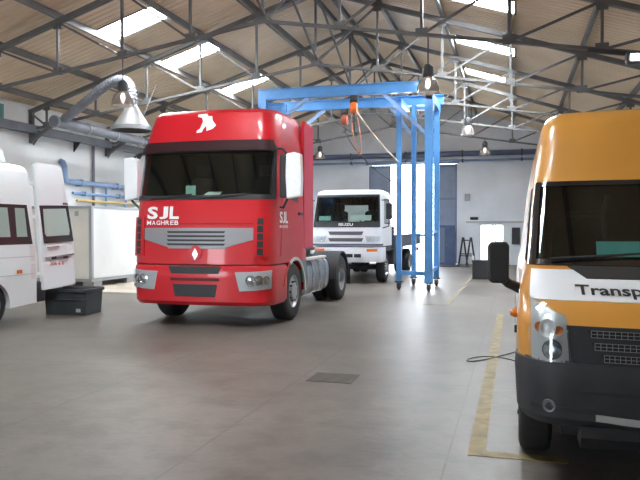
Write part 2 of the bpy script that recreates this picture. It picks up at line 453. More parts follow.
m = MB(); m.box(XL - .3, XR + .3, YF - .3, YE + .3, -.2, 0)
struct(m.build('floor', floor_mat(), smooth=0), 'grey brown worn concrete workshop floor with saw-cut joints', 'floor')
m = MB(); m.box(-40, 30, YE + .3, 90, -.2, -.01); m.box(-40, 30, -40, YF - .3, -.2, -.01)
struct(m.build('ground_outside', OUTG, smooth=0), 'bright pale yard ground beyond the open far doorway', 'ground')
m = MB(); m.box(XL - .25, XL, YF, YE, 0, roofz(XL) - .02)
struct(m.build('wall_left', WALLM, smooth=0), 'white plastered long wall behind the white van', 'wall')
m = MB(); m.box(XR, XR + .25, YF, YE, 0, roofz(XR) - .02)
struct(m.build('wall_right', WALLM, smooth=0), 'white long wall on the side of the orange van', 'wall')
# far gable wall with the gate opening and a small glazed door
GX0, GX1, GZ = -6.47, -2.50, 4.46
DX0, DX1, DZ = -1.52, -.22, 1.80
m = MB()
m.box(XL - .25, GX0, YE, YE + .25, 0, GZ); m.box(GX1, DX0, YE, YE + .25, 0, GZ)
m.box(DX0, DX1, YE, YE + .25, DZ, GZ); m.box(DX1, XR + .25, YE, YE + .25, 0, GZ)
zt = lambda x: roofz(x) - .02
m.prism([(XL - .25, GZ), (XR + .25, GZ), (XR + .25, zt(XR + .25)), (XC, zt(XC)), (XL - .25, zt(XL - .25))], lambda u, v, d: (u, d, v), YE, YE + .25)
struct(m.build('wall_back', WALLE, smooth=0), 'pale grey gable wall at the far end with an open gate', 'wall')
FX0, FX1, FZ = -11.8, -9.2, 4.5
m = MB()
m.box(XL - .25, FX0, YF - .25, YF, 0, FZ); m.box(FX1, XR + .25, YF - .25, YF, 0, FZ)
m.prism([(XL - .25, FZ), (XR + .25, FZ), (XR + .25, zt(XR + .25)), (XC, zt(XC)), (XL - .25, zt(XL - .25))], lambda u, v, d: (u, d, v), YF - .25, YF)
struct(m.build('wall_front', WALLM, smooth=0), 'gable wall behind the camera with a wide open gate', 'wall')
# roof with skylight holes
RM = roof_mat()
m = MB()
for sg in (-1, 1):
    BAYS = BAYL if sg < 0 else BAYR
    ys = sorted(set([YF - .25, YE + .25] + [b + d for b in BAYS for d in (-SKW, SKW)]))
    xe = (XL - .25) if sg < 0 else (XR + .25)
    xs = [0, .6, 2.2, SK0, SK1, abs(xe - XC)]
    for i in range(5):
        for j in range(len(ys) - 1):
            ym = (ys[j] + ys[j + 1]) / 2
            if any(abs(ym - b) < SKW and span(b)[0] <= xs[i] < span(b)[1] for b in BAYS): continue
            q = [(XC + sg * xs[i], ys[j]), (XC + sg * xs[i + 1], ys[j]), (XC + sg * xs[i + 1], ys[j + 1]), (XC + sg * xs[i], ys[j + 1])]
            m.add([(x, y, roofz(x)) for x, y in q] + [(x, y, roofz(x) + .06) for x, y in q],
                  [(0, 1, 2, 3), (7, 6, 5, 4), (0, 4, 5, 1), (1, 5, 6, 2), (2, 6, 7, 3), (3, 7, 4, 0)])
struct(m.build('ceiling', RM, smooth=0), 'brown corrugated sheet roof of two slopes over the hall', 'roof')
# skylights
ORD = ['first unseen added light beside the ridge', 'second unseen added light beside the ridge', 'third from the far gable', 'second from the far gable', 'closest to the far gable']
for sg, side in ((-1, 'on the white van side'), (1, 'on the orange van side')):
    for b, nm in zip(BAYL if sg < 0 else BAYR, ORD[2:] if sg < 0 else ORD):
        a0, a1 = span(b)
        t = thing('skylight', f'bright roof skylight {side}, {nm}', 'skylight', (0, 0, 0), group='roof skylights')
        g = lambda u, v, d: (XC + sg * u, v, roofz(XC + sg * u) + d)
        m = MB(); m.prism([(a0 + .04, b - SKW + .04), (a1 - .04, b - SKW + .04), (a1 - .04, b + SKW - .04), (a0 + .04, b + SKW - .04)], g, .015, .03)
        m.build('pane', SKYL, t, 0)
        m = MB()
        for q in ((a0, a1, b - SKW, b - SKW + .05), (a0, a1, b + SKW - .05, b + SKW), (a0, a0 + .05, b - SKW, b + SKW), (a1 - .05, a1, b - SKW, b + SKW)):
            m.prism([(q[0], q[2]), (q[1], q[2]), (q[1], q[3]), (q[0], q[3])], g, -.02, .055)
        m.build('frame', PURL, t, 0)

# trusses
NODES = [XC - 8.25, XC - 7.7, XC - 6.16, XC - 4.62, XC - 3.08, XC - 1.54, XC, XC + 1.54, XC + 3.08, XC + 4.62, XC + 6.16, XC + 7.7, XC + 8.75]
TC = lambda x: roofz(x) - .22
BC = lambda x: 5.62 - .158 * abs(x - XC)
def truss(y, label):
    t = thing('roof_truss', label, 'roof truss', (XC, y, 4.3), group='steel roof trusses')
    L = lambda x, z, dy=0: (x - XC, dy, z - 4.3)
    for a, b in ((XL, XC), (XC, XR)):
        m = MB(); m.bar(L(a, TC(a), -.035), L(b, TC(b), -.035), .05, .10); m.bar(L(a, TC(a), .035), L(b, TC(b), .035), .05, .10); m.build('top_chord', TRUSSM, t, 0)
        m = MB(); m.bar(L(a, BC(a), -.03), L(b, BC(b), -.03), .035, .055); m.bar(L(a, BC(a), .03), L(b, BC(b), .03), .035, .055); m.build('bottom_chord', TRUSSM, t, 0)
    for k, x in enumerate(NODES):
        m = MB(); m.bar(L(x, BC(x)), L(x, TC(x)), .05); m.build('vertical_strut', TRUSSM, t, 0)
        m = MB(); m.box(x - XC - .10, x - XC + .10, -.012, .012, TC(x) - 4.3 - .15, TC(x) - 4.3 + .05)
        m.build('gusset_plate', TRUSSM, t, 0)
        m = MB(); m.box(x - XC - .11, x - XC + .11, -.012, .012, BC(x) - 4.3 - .04, BC(x) - 4.3 + .12)
        m.build('gusset_plate', TRUSSM, t, 0)
    for a, b in zip(NODES, NODES[1:]):
        if b <= XC: p, q = (a, TC(a)), (b, BC(b))
        else: p, q = (b, TC(b)), (a, BC(a))
        m = MB(); m.bar(L(*p), L(*q), .045); m.build('diagonal_strut', TRUSSM, t, 0)
    for sg, x in ((1, XL), (-1, XR)):      # bracket at the wall
        m = MB(); m.bar(L(x + sg * .06, TC(x) + .05), L(x + sg * .06, 3.95), .11); m.bar(L(x + sg * .06, 4.02), L(x + sg * .75, BC(x + .7)), .09)
        m.prism([(0, 0), (.3 * sg, .3), (0, .36)], lambda u, v, d: L(x + sg * .06 + u, 3.98 + v, d), -.015, .015)
        m.build('wall_bracket', TRUSSM, t, 0)
TN = ['nearest the camera', 'second from the camera', 'third from the camera, before the gantry', 'fourth from the camera, just behind the gantry', 'second from the far gable', 'last before the far gable']
for y, nm in zip(TRY, TN): truss(y, f'grey steel roof truss spanning the hall, {nm}')
# purlins
for sg, sl in ((-1, 'white van'), (1, 'orange van')):
    for k in range(6):
        x = NODES[6 + sg * k] if k else XC + sg * .22
        m = MB(); z = roofz(x) - .085; m.box(x - .035, x + .035, YF, YE, z - .075, z + .07)
        nth = ['beside the ridge', 'first below the ridge', 'second below the ridge', 'third below the ridge', 'second above the eaves', 'lowest near the eaves'][k]
        tag(m.build('roof_purlin', PURL, smooth=0), f'long brown steel purlin under the roof, {nth}, on the {sl} side', 'purlin', 'roof purlins')
# ridge bracing between trusses
for (a, b), nm in zip(zip(TRY, TRY[1:]), ['first bay', 'second bay', 'bay above the gantry', 'bay behind the gantry', 'last bay']):
    m = MB(); m.bar((XC, a + .05, BC(XC) + .1), (XC, b - .05, TC(XC) - .15), .045); m.bar((XC + .06, a + .05, TC(XC) - .15), (XC + .06, b - .05, BC(XC) + .1), .045)
    tag(m.build('ridge_brace', TRUSSM, smooth=0), f'crossed steel brace under the ridge between trusses, {nm}', 'roof brace', 'ridge braces')

# gate leaves, small door, fittings of the far wall
gate = []
for k, (a, b, nm) in enumerate(((GX0, GX0 + 1.0, 'beside the white flatbed truck'), (GX1 - .88, GX1, 'behind the blue cabinet'))):
    t = thing('gate_leaf', f'blue grey sheet metal gate leaf {nm}', 'gate', ((a + b) / 2, YE + .1, 0), group='leaves of the far gate')
    w = (b - a) / 2; m = MB(); m.box(-w + .02, w - .02, -.03, .03, .02, GZ - .02); m.build('sheet', DOORM, t, 0)
    m = MB()
    for x in (-w + .04, w - .04): m.box(x - .04, x + .04, -.06, .06, .02, GZ - .02)
    for z in (.1, 1.5, 2.9, GZ - .1): m.box(-w, w, -.055, .055, z - .05, z + .05)
    m.build('frame', mat('gate_frame', (.16, .20, .30), .5), t, 0)
m = MB(); m.box(GX0 - .1, GX1 + .1, YE - .14, YE - .02, GZ, GZ + .16)
struct(m.build('trim_1', mat('gate_rail', (.20, .22, .27), .5), smooth=0), 'grey sliding rail above the far gate', 'rail')
d = struct(bpy.data.objects.new('door_2', None), 'white framed glazed door, brightly lit, in the far gable wall', 'door'); COL.objects.link(d); d.location = (DX0, YE, 0)
W_ = DX1 - DX0
m = MB()
for x in (0, .56, .64, W_ - .05): m.box(x, x + .06, -.03, .10, 0, DZ)
m.box(0, W_, -.03, .1, DZ - .07, DZ); m.box(0, W_, -.03, .1, 0, .1)
m.build('door_frame', WHITE, d, 0)
m = MB(); m.box(.06, .56, .03, .05, .1, DZ - .07); m.build('pane', PANEB, d, 0)
m = MB(); m.box(.7, 1.0, .03, .05, .1, DZ - .07); m.build('pane', PANEB, d, 0)
m = MB(); m.box(1.0, W_ - .05, .02, .06, .1, DZ - .07); m.build('side_panel', WHITE, d, 0)
m = MB(); m.box(GX1 + .4, XR, YE - .05, YE + .01, 1.82, 1.90)
struct(m.build('trim_2', mat('wall_strip', (.50, .52, .55), .6), smooth=0), 'thin grey strip along the far wall above the glazed door', 'wall strip')
for z, r, c, nm in ((4.86, .12, GREYP, 'thick dark grey service pipe across the far gable wall above the gate'), (4.56, .05, BLUEP, 'thin blue grey pipe below the thick pipe on the far gable wall')):
    t = thing('service_pipe', nm, 'pipe', (XC, YE - .22, z))
    m = MB(); m.cyl((XL - XC + .02, 0, 0), (XR - XC - .02, 0, 0), r, n=14); m.build('pipe', mat('far_pipe_blue', (.10, .13, .22), .5) if r > .1 else c, t)
    for x in arange(-7.5, 7.5, 6):
        m = MB(); m.box(x - .03, x + .03, -r - .02, .21, -r - .02, r + .02); m.build('pipe_clamp', STEELD, t, 0)
def wall_box(x, z, w, h, dp, mt, name, label, cat):
    t = thing(name, label, cat, (x, YE, z)); m = MB(); m.box(-w / 2, w / 2, -dp, 0, -h / 2, h / 2); m.build('housing', mt, t, 0, bevel=.01)
    m = MB(); m.box(-w / 2 + .03, w / 2 - .03, -dp - .012, -dp + .001, -h / 2 + .03, h / 2 - .03); m.build('cover', mt, t, 0)
wall_box(.02, 1.26, .34, .72, .16, DARKP, 'fuse_box', 'dark electrical box on the far wall by the glazed door', 'electrical box')
wall_box(-1.75, 2.02, .34, .12, .08, DARKP, 'cable_box', 'small dark cable box on the far wall left above the glazed door', 'electrical box')
wall_box(-2.05, 2.95, .22, .3, .08, mat('grey_box', (.35, .36, .4), .6), 'switch_box', 'small grey switch box high beside the gate', 'electrical box')

# left wall: eaves channel, pipes, conduit, window
t = thing('cable_tray', 'grey steel tray running high along the white plastered wall', 'cable tray', (XL, 0, 4.33))
m = MB(); m.box(.02, .26, YF + .1, YE - .5, -.12, -.08); m.box(.02, .05, YF + .1, YE - .5, -.08, .1); m.box(.23, .26, YF + .1, YE - .5, -.08, .1); m.build('channel', GREYP, t, 0)
for y in arange(1.9, 29.7, 15):
    m = MB(); m.prism([(.02, -.42), (.26, -.12), (.02, -.12)], lambda u, v, d: (u, y + d, v), -.02, .02); m.build('bracket', STEELD, t, 0)
def wall_pipe(z, r, y0, y1, mt, off, label, name='service_pipe', cl=True):
    t = thing(name, label, 'pipe', (XL, y0, z)); m = MB(); m.cyl((off, 0, 0), (off, y1 - y0, 0), r, n=14); m.build('pipe', mt, t)
    if cl:
        for y in arange(.6, y1 - y0 - .3, max(2, int((y1 - y0) / 2))):
            m = MB(); m.box(.004, off + r + .02, y - .03, y + .03, -r - .02, r + .02); m.build('pipe_clamp', BLUEP, t, 0)
wall_pipe(2.98, .08, 18.1, 31.0, BLUEP, .16, 'thick blue pipe along the white wall, topmost of the wall pipes')
wall_pipe(2.66, .045, 18.4, 31.0, mat('light_blue_pipe', (.20, .34, .58), .45), .1, 'thin light blue pipe under the thick blue pipe')
wall_pipe(2.44, .04, 18.6, 22.2, YELLOWP, .1, 'thin yellow gas pipe, lowest of the wall pipes', cl=False)
t = thing('bent_pipe', 'blue pipe elbow rising from the thick blue wall pipe', 'pipe', (XL, 18.1, 3.0))
m = MB(); m.tube([(.16, -.02, -.02), (.16, -.12, .0), (.16, -.18, .12), (.16, -.18, .42), (.12, -.20, .54), (.03, -.20, .58)], .085, 12); m.build('bend', BLUEP, t)
m = MB(); m.cyl((XL + .06, 19.55, 1.2), (XL + .06, 19.55, 4.3), .045, n=10)
tag(m.build('conduit', GREYP), 'thin grey vertical conduit on the white wall crossing the blue pipes', 'conduit')
for y in (20.2, 21.4):
    m = MB(); m.cyl((XL + .1, y, 2.3), (XL + .1, y, 2.95), .035, n=10)
    tag(m.build('drop_pipe', mat('light_blue_pipe', (.2, .34, .58), .45)), 'short light blue drop pipe under the thick blue wall pipe', 'pipe', 'drop pipes on the wall')
w = struct(bpy.data.objects.new('window_1', None), 'small green glazed window high on the white wall by the frame edge', 'window'); COL.objects.link(w); w.location = (XL, 14.9, 4.55)
m = MB(); m.box(0, .05, -.5, .62, -.3, .3); m.build('window_frame', mat('window_frame_green', (.10, .30, .30), .5), w, 0)
m = MB(); m.box(.045, .06, -.4, .06, -.22, .22); m.box(.045, .06, .1, .52, -.22, .22); m.build('pane', mat('green_pane', (.12, .28, .26), .2), w, 0)

# extraction duct, flexible hose, hood
t = thing('air_duct', 'large round grey extraction duct under the trusses by the white wall', 'duct', (-11.5, 15.6, 4.36))
m = MB(); m.lathe([(.02, 0), (.14, .0), (.14, .998), (.02, 1)], (0, 0, 0), (0, 8.6, 0), 20, cap=False); m.build('tube', GREYP, t, 40)
m = MB()
for y in arange(0.02, 8.5, 6): m.lathe([(.14, 0), (.16, 0), (.16, 1), (.14, 1)], (0, y, 0), (0, y + .06, 0), 20, cap=False)
m.build('joint_rings', FRAMEG, t, 40)
HS = .88
t = thing('extraction_hood', 'large grey conical extraction hood hanging beside the red truck roof', 'hood', (-9.2, 15.55, 4.02))
m = MB(); m.lathe([(.49, 0), (.50, .12), (.46, .15), (.13, .92), (.12, 1), (.11, 1), (.44, .14), (.47, .02)], (0, 0, 0), (0, 0, .66), 32, cap=False); m.build('cone', HOODM, t, 40)
m = MB(); m.lathe([(.495, 0), (.52, 0), (.52, 1), (.495, 1)], (0, 0, 0), (0, 0, .1), 32, cap=False); m.build('rim', FRAMEG, t, 40)
pts = []; cp = [Vector((0, 0, .64)), Vector((.12, 0, 1.45)), Vector((-.5, .05, 1.6)), Vector((-1.1, .1, .9)), Vector((-2.15, .3, .42))]
N = 60
for k in range(N + 1):
    u = k / N; q = [c.copy() for c in cp]
    while len(q) > 1: q = [a.lerp(b, u) for a, b in zip(q, q[1:])]
    pts.append(q[0])
m = MB(); m.tube(pts, [.115 + .012 * (k % 2) for k in range(N + 1)], 14); m.build('flexible_hose', GREYP, t, 0)
m = MB()
for dx in (-.3, .3): m.cyl((dx, 0, .3), (dx * .6, .9, 1.3), .012, n=6)
m.build('hanger_rods', STEELD, t)

# bell lamps
def bell(x, y, z, label, r=.22):
    t = thing('pendant_lamp', label, 'pendant lamp', (x, y, z), group='bell pendant lamps')
    m = MB(); m.lathe([(r, 0), (r * .99, .06), (r * .94, .35), (r * .78, .68), (r * .5, .92), (r * .36, 1), (r * .34, .98), (r * .48, .9), (r * .76, .66), (r * .92, .34), (r * .97, .05)], (0, 0, 0), (0, 0, .3), 28, cap=False)
    m.build('shade', BELL, t, 50)
    m = MB(); m.lathe([(.085, 0), (.10, .1), (.10, .75), (.06, 1)], (0, 0, .29), (0, 0, .52), 16); m.build('ballast_housing', STEELD, t, 40)
    m = MB(); m.cyl((0, 0, .5), (0, 0, BC(x) - z), .014, n=6); m.build('hanger', STEELD, t)
    m = MB(); m.lathe([(.012, 0), (.04, .25), (.05, .6), (.03, 1)], (0, 0, .08), (0, 0, .26), 12); m.build('bulb', BULB, t)
bell(-7.82, 12.875, 4.12, 'bell pendant lamp above the grey extraction hood', .235)
bell(-1.55, 12.875, 4.06, 'largest bell pendant lamp, in front of the blue gantry corner', .21)
bell(-1.32, 20.325, 4.22, 'bell pendant lamp hanging past the gantry towards the far wall', .205)
bell(-1.15, 27.775, 4.42, 'smallest bell pendant lamp close to the far gable wall', .22)
bell(-7.75, 27.775, 4.45, 'bell pendant lamp seen just beside the red truck cab')
t = thing('floodlight', 'dark floodlight with lit lens under the roof above the orange van', 'floodlight', (1.92, 12.7, 4.42))
m = MB(); m.box(-.16, .16, -.12, .1, -.1, .1); m.build('housing', STEELD, t, 0, bevel=.02)
m = MB(); m.box(-.1, .1, -.135, -.115, -.05, .05); m.build('lens', BULB, t, 0)
m = MB(); m.bar((0, .05, .1), (0, .12, BC(1.92) - 4.42), .04); m.bar((-.75, .12, .22), (.02, .12, .1), .07); m.build('mounting_arm', STEELD, t, 0)

# ------------------------------------------------------------------ blue gantry
G0 = (-4.3, 18.7)
t = thing('gantry_crane', 'tall blue mobile gantry crane standing behind the red truck', 'gantry crane', (G0[0], G0[1], 0))
Lg = lambda x, y, z: (x - G0[0], y - G0[1], z)
YA, YB = 17.7, 19.65
for y in (YA, YB):
    m = MB(); z0, z1 = 5.02, 5.30
    m.box(*[v for v in (-6.65 - G0[0], -1.93 - G0[0], y - G0[1] - .09, y - G0[1] + .09)], z0, z0 + .03); m.box(-6.65 - G0[0], -1.93 - G0[0], y - G0[1] - .09, y - G0[1] + .09, z1 - .03, z1)
    m.box(-6.65 - G0[0], -1.93 - G0[0], y - G0[1] - .05, y - G0[1] + .05, z0 + .03, z1 - .03); m.build('main_beam', BLUE, t, 0)
for x in (-6.55, -2.1):
    m = MB(); m.bar(Lg(x, YA - .1, 4.92), Lg(x, YB + .1, 4.92), .16, .2); m.build('end_beam', BLUE, t, 0)
POSTS = [(-2.9, 18.0, .13), (-2.75, 19.65, .13), (-2.1, 17.7, .2), (-2.1, 19.5, .15), (-6.5, 17.7, .18), (-6.5, 19.65, .15), (-6.0, 17.9, .12)]
for x, y, w in POSTS:
    m = MB(); m.bar(Lg(x, y, .22), Lg(x, y, 5.02 if y in (YA, YB) else 4.9), w); p = m.build('post', BLUE, t, 0)
    m = MB(); m.box(x - G0[0] - .1, x - G0[0] + .1, y - G0[1] - .1, y - G0[1] + .1, .2, .23)
    m.box(x - G0[0] - .05, x - G0[0] - .035, y - G0[1] - .07, y - G0[1] + .07, .05, .22); m.box(x - G0[0] + .035, x - G0[0] + .05, y - G0[1] - .07, y - G0[1] + .07, .05, .22)
    m.cyl(Lg(x - .03, y, .09), Lg(x + .03, y, .09), .09, n=18); m.build('castor', STEELD, p, 30)
for a, b in (((-3.25, YA, 5.02), (-2.15, YA, 3.95)), ((-3.4, YB, 5.02), (-2.75, YB, 4.1)), ((-5.25, YA, 5.02), (-6.45, YA, 4.2)), ((-5.35, YB, 5.02), (-6.45, YB, 4.2))):
    m = MB(); m.bar(Lg(*a), Lg(*b), .09); m.build('knee_brace', mat('pale_blue_paint', (.22, .34, .58), .45), t, 0)
m = MB(); m.bar(Lg(-2.9, 18.0, .45), Lg(-2.1, 17.7, .45), .1); m.build('foot_rail', BLUE, t, 0)
m = MB(); m.bar(Lg(-2.1, 17.7, .5), Lg(-2.1, 19.5, .5), .1); m.bar(Lg(-2.1, 17.7, 1.5), Lg(-2.1, 19.5, 1.5), .07); m.build('foot_rail', BLUE, t, 0)
for a, b, w in (((-2.75, 19.65, 1.4), (-2.1, 19.5, 1.4), .07), ((-2.9, 18, 4.9), (-2.9, 19.6, 4.9), .1), ((-2.75, 19.65, 4.95), (-2.1, 19.5, 4.9), .1), ((-6.0, 17.9, 4.9), (-6.5, 17.7, 4.9), .1)):
    m = MB(); m.bar(Lg(*a), Lg(*b), w); m.build('tie_bar', BLUE, t, 0)

def hoist(x, y, label, mt):
    t = thing('chain_hoist', label, 'chain hoist', (x, y, 4.6), group='hoists on the blue gantry')
    m = MB(); m.box(-.10, .10, -.02, .02, .22, .42); m.box(-.06, .06, -.1, .1, .30, .415)
    m.build('trolley', STEELD, t, 0)
    m = MB(); m.lathe([(.05, 0), (.13, .1), (.14, .5), (.13, .9), (.05, 1)], (-.10, 0, .1), (.10, 0, .1), 18); m.box(-.05, .05, -.05, .05, .1, .25); m.build('body', mt, t, 30)
    m = MB(); m.tube([(0, 0, -.03), (0, 0, -.14), (.04, 0, -.2), (.02, 0, -.26), (-.05, 0, -.24), (-.06, 0, -.19)], .018, 8); m.build('hook', STEELD, t)
hoist(-4.03, YA, 'orange chain hoist hanging from the front gantry beam', ORANGEH)
hoist(-4.75, YB, 'dull red chain hoist hanging from the rear gantry beam', mat('dull_red_hoist', (.45, .10, .05), .5))
def rope(name, pts, r, mt, label, cat):
    P = [Vector(p) for p in pts]; out = []
    for k in range(33):
        u = k / 32; q = [c.copy() for c in P]
        while len(q) > 1: q = [a.lerp(b, u) for a, b in zip(q, q[1:])]
        out.append(q[0])
    m = MB(); m.tube(out, r, 6); return tag(m.build(name, mt), label, cat)
rope('lifting_sling', [(-3.97, YA - .05, 4.62), (-3.5, 17.8, 3.9), (-2.9, 17.88, 3.3)], .022, ROPE, 'pale lifting sling stretched from the orange hoist to a gantry post', 'sling')
rope('hand_chain', [(-4.09, YA - .1, 4.6), (-4.03, YA - .1, 3.6), (-3.8, YA - .1, 3.0), (-3.72, YA, 3.5), (-3.96, YA - .05, 4.6)], .012, ROPEO, 'looped orange hand chain below the orange hoist', 'chain')
rope('lifting_chain', [(-4.75, YB, 4.4), (-4.5, YB - .2, 3.9), (-4.0, YB - .1, 3.2), (-2.8, YB - .03, 2.6)], .016, ROPEK, 'dark chain slung from the dull red hoist to a gantry post', 'chain')

# ------------------------------------------------------------------ red tractor truck
def red_truck():
    t = thing('tractor_truck', 'red tractor truck with white SJL lettering and wrapped mirrors', 'truck', (-4.94, 10.25, 0))
    yb = 2.05
    B = Body([lv(1.02, .02, 1.24, .30, .34, .07, yb, .05), lv(1.6, .05, 1.24, .30, .34, .07, yb, .05), lv(2.05, .11, 1.23, .28, .34, .07, yb, .05),
              lv(2.92, .30, 1.20, .27, .34, .08, yb, .05), lv(3.05, .31, 1.19, .27, .36, .08, yb, .06), lv(3.30, .38, 1.165, .27, .40, .09, yb, .08),
              lv(3.50, .46, 1.13, .27, .42, .09, yb - .01, .1), lv(3.57, .56, 1.08, .27, .42, .08, yb - .03, .12), lv(3.60, .8, .98, .28, .42, .05, yb - .10, .15)])
    zs = [1.02, 1.3, 1.6, 1.85, 2.10, 2.3, 2.5, 2.7, 2.90, 3.05, 3.18, 3.30, 3.40, 3.50, 3.535, 3.57, 3.60]
    ws = lambda s, z: abs(s) < 1.7 and 2.10 < z < 2.90
    m = MB(); B.shell(m, zs, SS, ws); cab = m.build('cab', RED, t, 30)
    m = MB(); B.shell(m, [1.5] + zs[3:10], SS, ws, inset=.07); m.build('cab_lining', INTER, t, 30)
    m = MB(); B.patch(m, ((-1.7, 2.10), (1.7, 2.10), (1.7, 2.90), (-1.7, 2.90)), .006, .008, 30, 6); ws_ = m.build('windscreen', GLASS, t, 30)
    m = MB()
    for q in (((-1.74, 2.06), (1.74, 2.06), (1.74, 2.13), (-1.74, 2.13)), ((-1.74, 2.84), (1.74, 2.84), (1.74, 2.94), (-1.74, 2.94)),
              ((-1.78, 2.06), (-1.62, 2.06), (-1.62, 2.94), (-1.78, 2.94)), ((1.62, 2.06), (1.78, 2.06), (1.78, 2.94), (1.62, 2.94))):
        B.patch(m, q, .010, .02, 20, 3)
    m.build('windscreen_seal', BLACKP, t, 30)
    # dashboard, seats
    m = MB(); m.box(-1.08, 1.08, .32, .75, 1.6, 2.06); m.build('dashboard', INTER, t, 0, bevel=.05)
    seat(t, .62, 1.3, 1.75); seat(t, -.62, 1.3, 1.75); steering(t, .62, .78, 2.02)
    m = MB(); m.box(-.33, -.15, .345, .35, 2.13, 2.30); m.build('notice_card', PAPERG, t, 0)
    m = MB(); m.add([(0, .30, 2.13), (.28, .30, 2.13), (.30, .42, 2.2), (.04, .42, 2.2)], [(0, 1, 2, 3)]); m.build('notice_card', PAPER, t, 0)
    # sun visor
    m = MB(); go = []; gi = []
    for v, (z, off) in enumerate(((2.84, .075), (2.92, .06), (3.03, .012))):
        go.append([B.P(s, z, off) for s in arange(-1.6, 1.6, 28)]); gi.append([B.P(s, z, off - .015) for s in arange(-1.6, 1.6, 28)])
    m.slab(go, gi); m.build('sun_visor', mat('smoked_visor', (.030, .010, .012), .6, spec=.2), t, 30)
    # wipers
    for x0, x1 in ((-.85, -.1), (.05, .8)):
        m = MB(); m.tube([B.P(B.s_of_x(x, z), z, .03) for x, z in ((x0, 2.08), ((x0 + x1) / 2, 2.10), (x1, 2.14))], .012, 6); m.build('wiper', BLACKP, t)
    # front panel seams and emblem
    m = MB(); B.patch(m, ((-1.25, 1.66), (1.25, 1.66), (1.25, 1.675), (-1.25, 1.675)), .003, .006, 24, 1); m.build('bonnet_seam', mat('seam_dark_red', (.16, .008, .012), .6), t, 30)
    # grille bar
    m = MB(); B.xpatch(m, ((-.50, 1.27), (.50, 1.27), (.52, 1.60), (-.52, 1.60)), .010, .02, 10, 3)
    B.xpatch(m, ((-.98, 1.42), (-.5, 1.29), (-.52, 1.60), (-1.0, 1.60)), .010, .02, 6, 3); B.xpatch(m, ((.5, 1.29), (.98, 1.42), (1.0, 1.60), (.52, 1.60)), .010, .02, 6, 3)
    g = m.build('grille_bar', SILVER, t, 30)
    for k in range(4):
        z = 1.335 + k * .066; m = MB(); B.xpatch(m, ((-.5 + .0 * k, z - .014), (.48, z - .014), (.5, z + .016), (-.52, z + .016)), .018, .02, 10, 1); m.build('grille_slot', BLACKP, g, 30)
    # badge
    m = MB(); ring = [(-.11 * math.cos(a) * (1 if math.sin(a) > 0 else .85), 1.19 + (.13 if math.sin(a) > 0 else .12) * math.sin(a)) for a in arange(0, 2 * PI, 20)[:-1]]
    B.xpoly(m, ring, .024, .03); bd = m.build('badge', RED, t, 30)
    m = MB(); B.xpoly(m, [(-.052, 1.18), (0, 1.085), (.052, 1.18), (0, 1.275)], .032, .01); B.xpoly(m, [(-.02, 1.18), (0, 1.14), (.02, 1.18), (0, 1.22)], .036, .01); m.build('chrome_diamond', CHROME, bd, 0)
    # corner deflectors
    for sg in (-1, 1):
        m = MB(); q = [(1.04, 1.14), (1.55, 1.14), (1.55, 1.78), (1.04, 1.78)]
        q = q if sg > 0 else [(-b, z) for b, z in (q[1], q[0], q[3], q[2])]
        B.patch(m, q, .03, .05, 6, 6); cd = m.build('corner_deflector', RED, t, 30)
        for k in range(5):
            z = 1.17 + k * .12; m = MB(); q = [(1.16, z), (1.34, z), (1.34, z + .10), (1.16, z + .10)]; q = q if sg > 0 else [(-b, zz) for b, zz in (q[1], q[0], q[3], q[2])]
            B.patch(m, q, .034, .02, 4, 2); m.build('slot', BLACKP, cd, 30)
    # bumper
    K = Body([lv(.36, .04, 1.20, .30, .36, .06, 1.0, .04), lv(.42, .0, 1.23, .30, .36, .06, 1.0, .04), lv(.95, -.01, 1.24, .30, .36, .06, .98, .04), lv(1.0, .01, 1.23, .30, .36, .06, .9, .04)])
    m = MB(); K.shell(m, [.36, .42, .6, .8, .95, 1.0], SS); bu = m.build('bumper', RED, t, 30)
    m = MB(); K.xpatch(m, ((-.36, .50), (.34, .50), (.38, .70), (-.40, .70)), .005, .01, 8, 3); m.build('lower_grille', BLACKP, bu, 30)
    m = MB(); K.xpatch(m, ((-.44, .755), (.42, .755), (.42, .80), (-.44, .80)), .005, .01, 8, 2); m.build('vent_slot', mat('vent_dark_red', (.10, .01, .014), .6), bu, 30)
    m = MB(); K.xpatch(m, ((-.42, .87), (.40, .87), (.46, .985), (-.48, .985)), .006, .01, 8, 2); m.build('step_recess', BLACKP, bu, 30)
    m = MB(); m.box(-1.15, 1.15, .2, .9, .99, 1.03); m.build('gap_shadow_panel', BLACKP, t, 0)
    for sg in (-1, 1):
        q = [(.80, .60), (1.70, .64), (1.72, .93), (.72, .90)]; q = q if sg > 0 else [(-b, z) for b, z in (q[1], q[0], q[3], q[2])]
        m = MB(); K.patch(m, q, .006, .02, 8, 4); hl = m.build('headlamp', mat('headlamp_bezel', (.60, .61, .63), .3, metal=.15), t, 30)
        for s0, zc, r in ((1.0, .77, .085), (1.25, .77, .08), (1.48, .78, .06)):
            m = MB(); p = K.P(sg * s0, zc, .004); n = (K.P(sg * s0, zc, .02) - p).normalized(); m.lathe([(r, 0), (r * .8, .8), (.02, .2), (.001, .2)], p + n * .024, p + n * .003, 18, cap=False); m.build('lamp_reflector', CHROME, hl, 40)
        m = MB(); K.patch(m, q, .034, .006, 8, 4); m.build('lens', LENS, hl, 30)
    # side: doors, windows, mirror
    for sg in (-1, 1):
        m = MB(); B.ypatch(m, ((.60, 1.14), (1.84, 1.14), (1.84, 2.98), (.80, 2.98)), sg, .006, .012, 3, 10); door = m.build('door', RED, t, 30)
        m = MB(); B.ypatch(m, ((.70, 2.12), (1.56, 2.05), (1.56, 2.84), (.86, 2.84)), sg, .010, .012, 3, 6); m.build('side_window', mat('dark_side_glass', (.012, .014, .016), .06, coat=.3), door, 30)
        m = MB(); m.bar((sg * 1.262, 1.55, 1.85), (sg * 1.262, 1.75, 1.85), .03, .05); m.build('door_handle', BLACKP, door, 0)
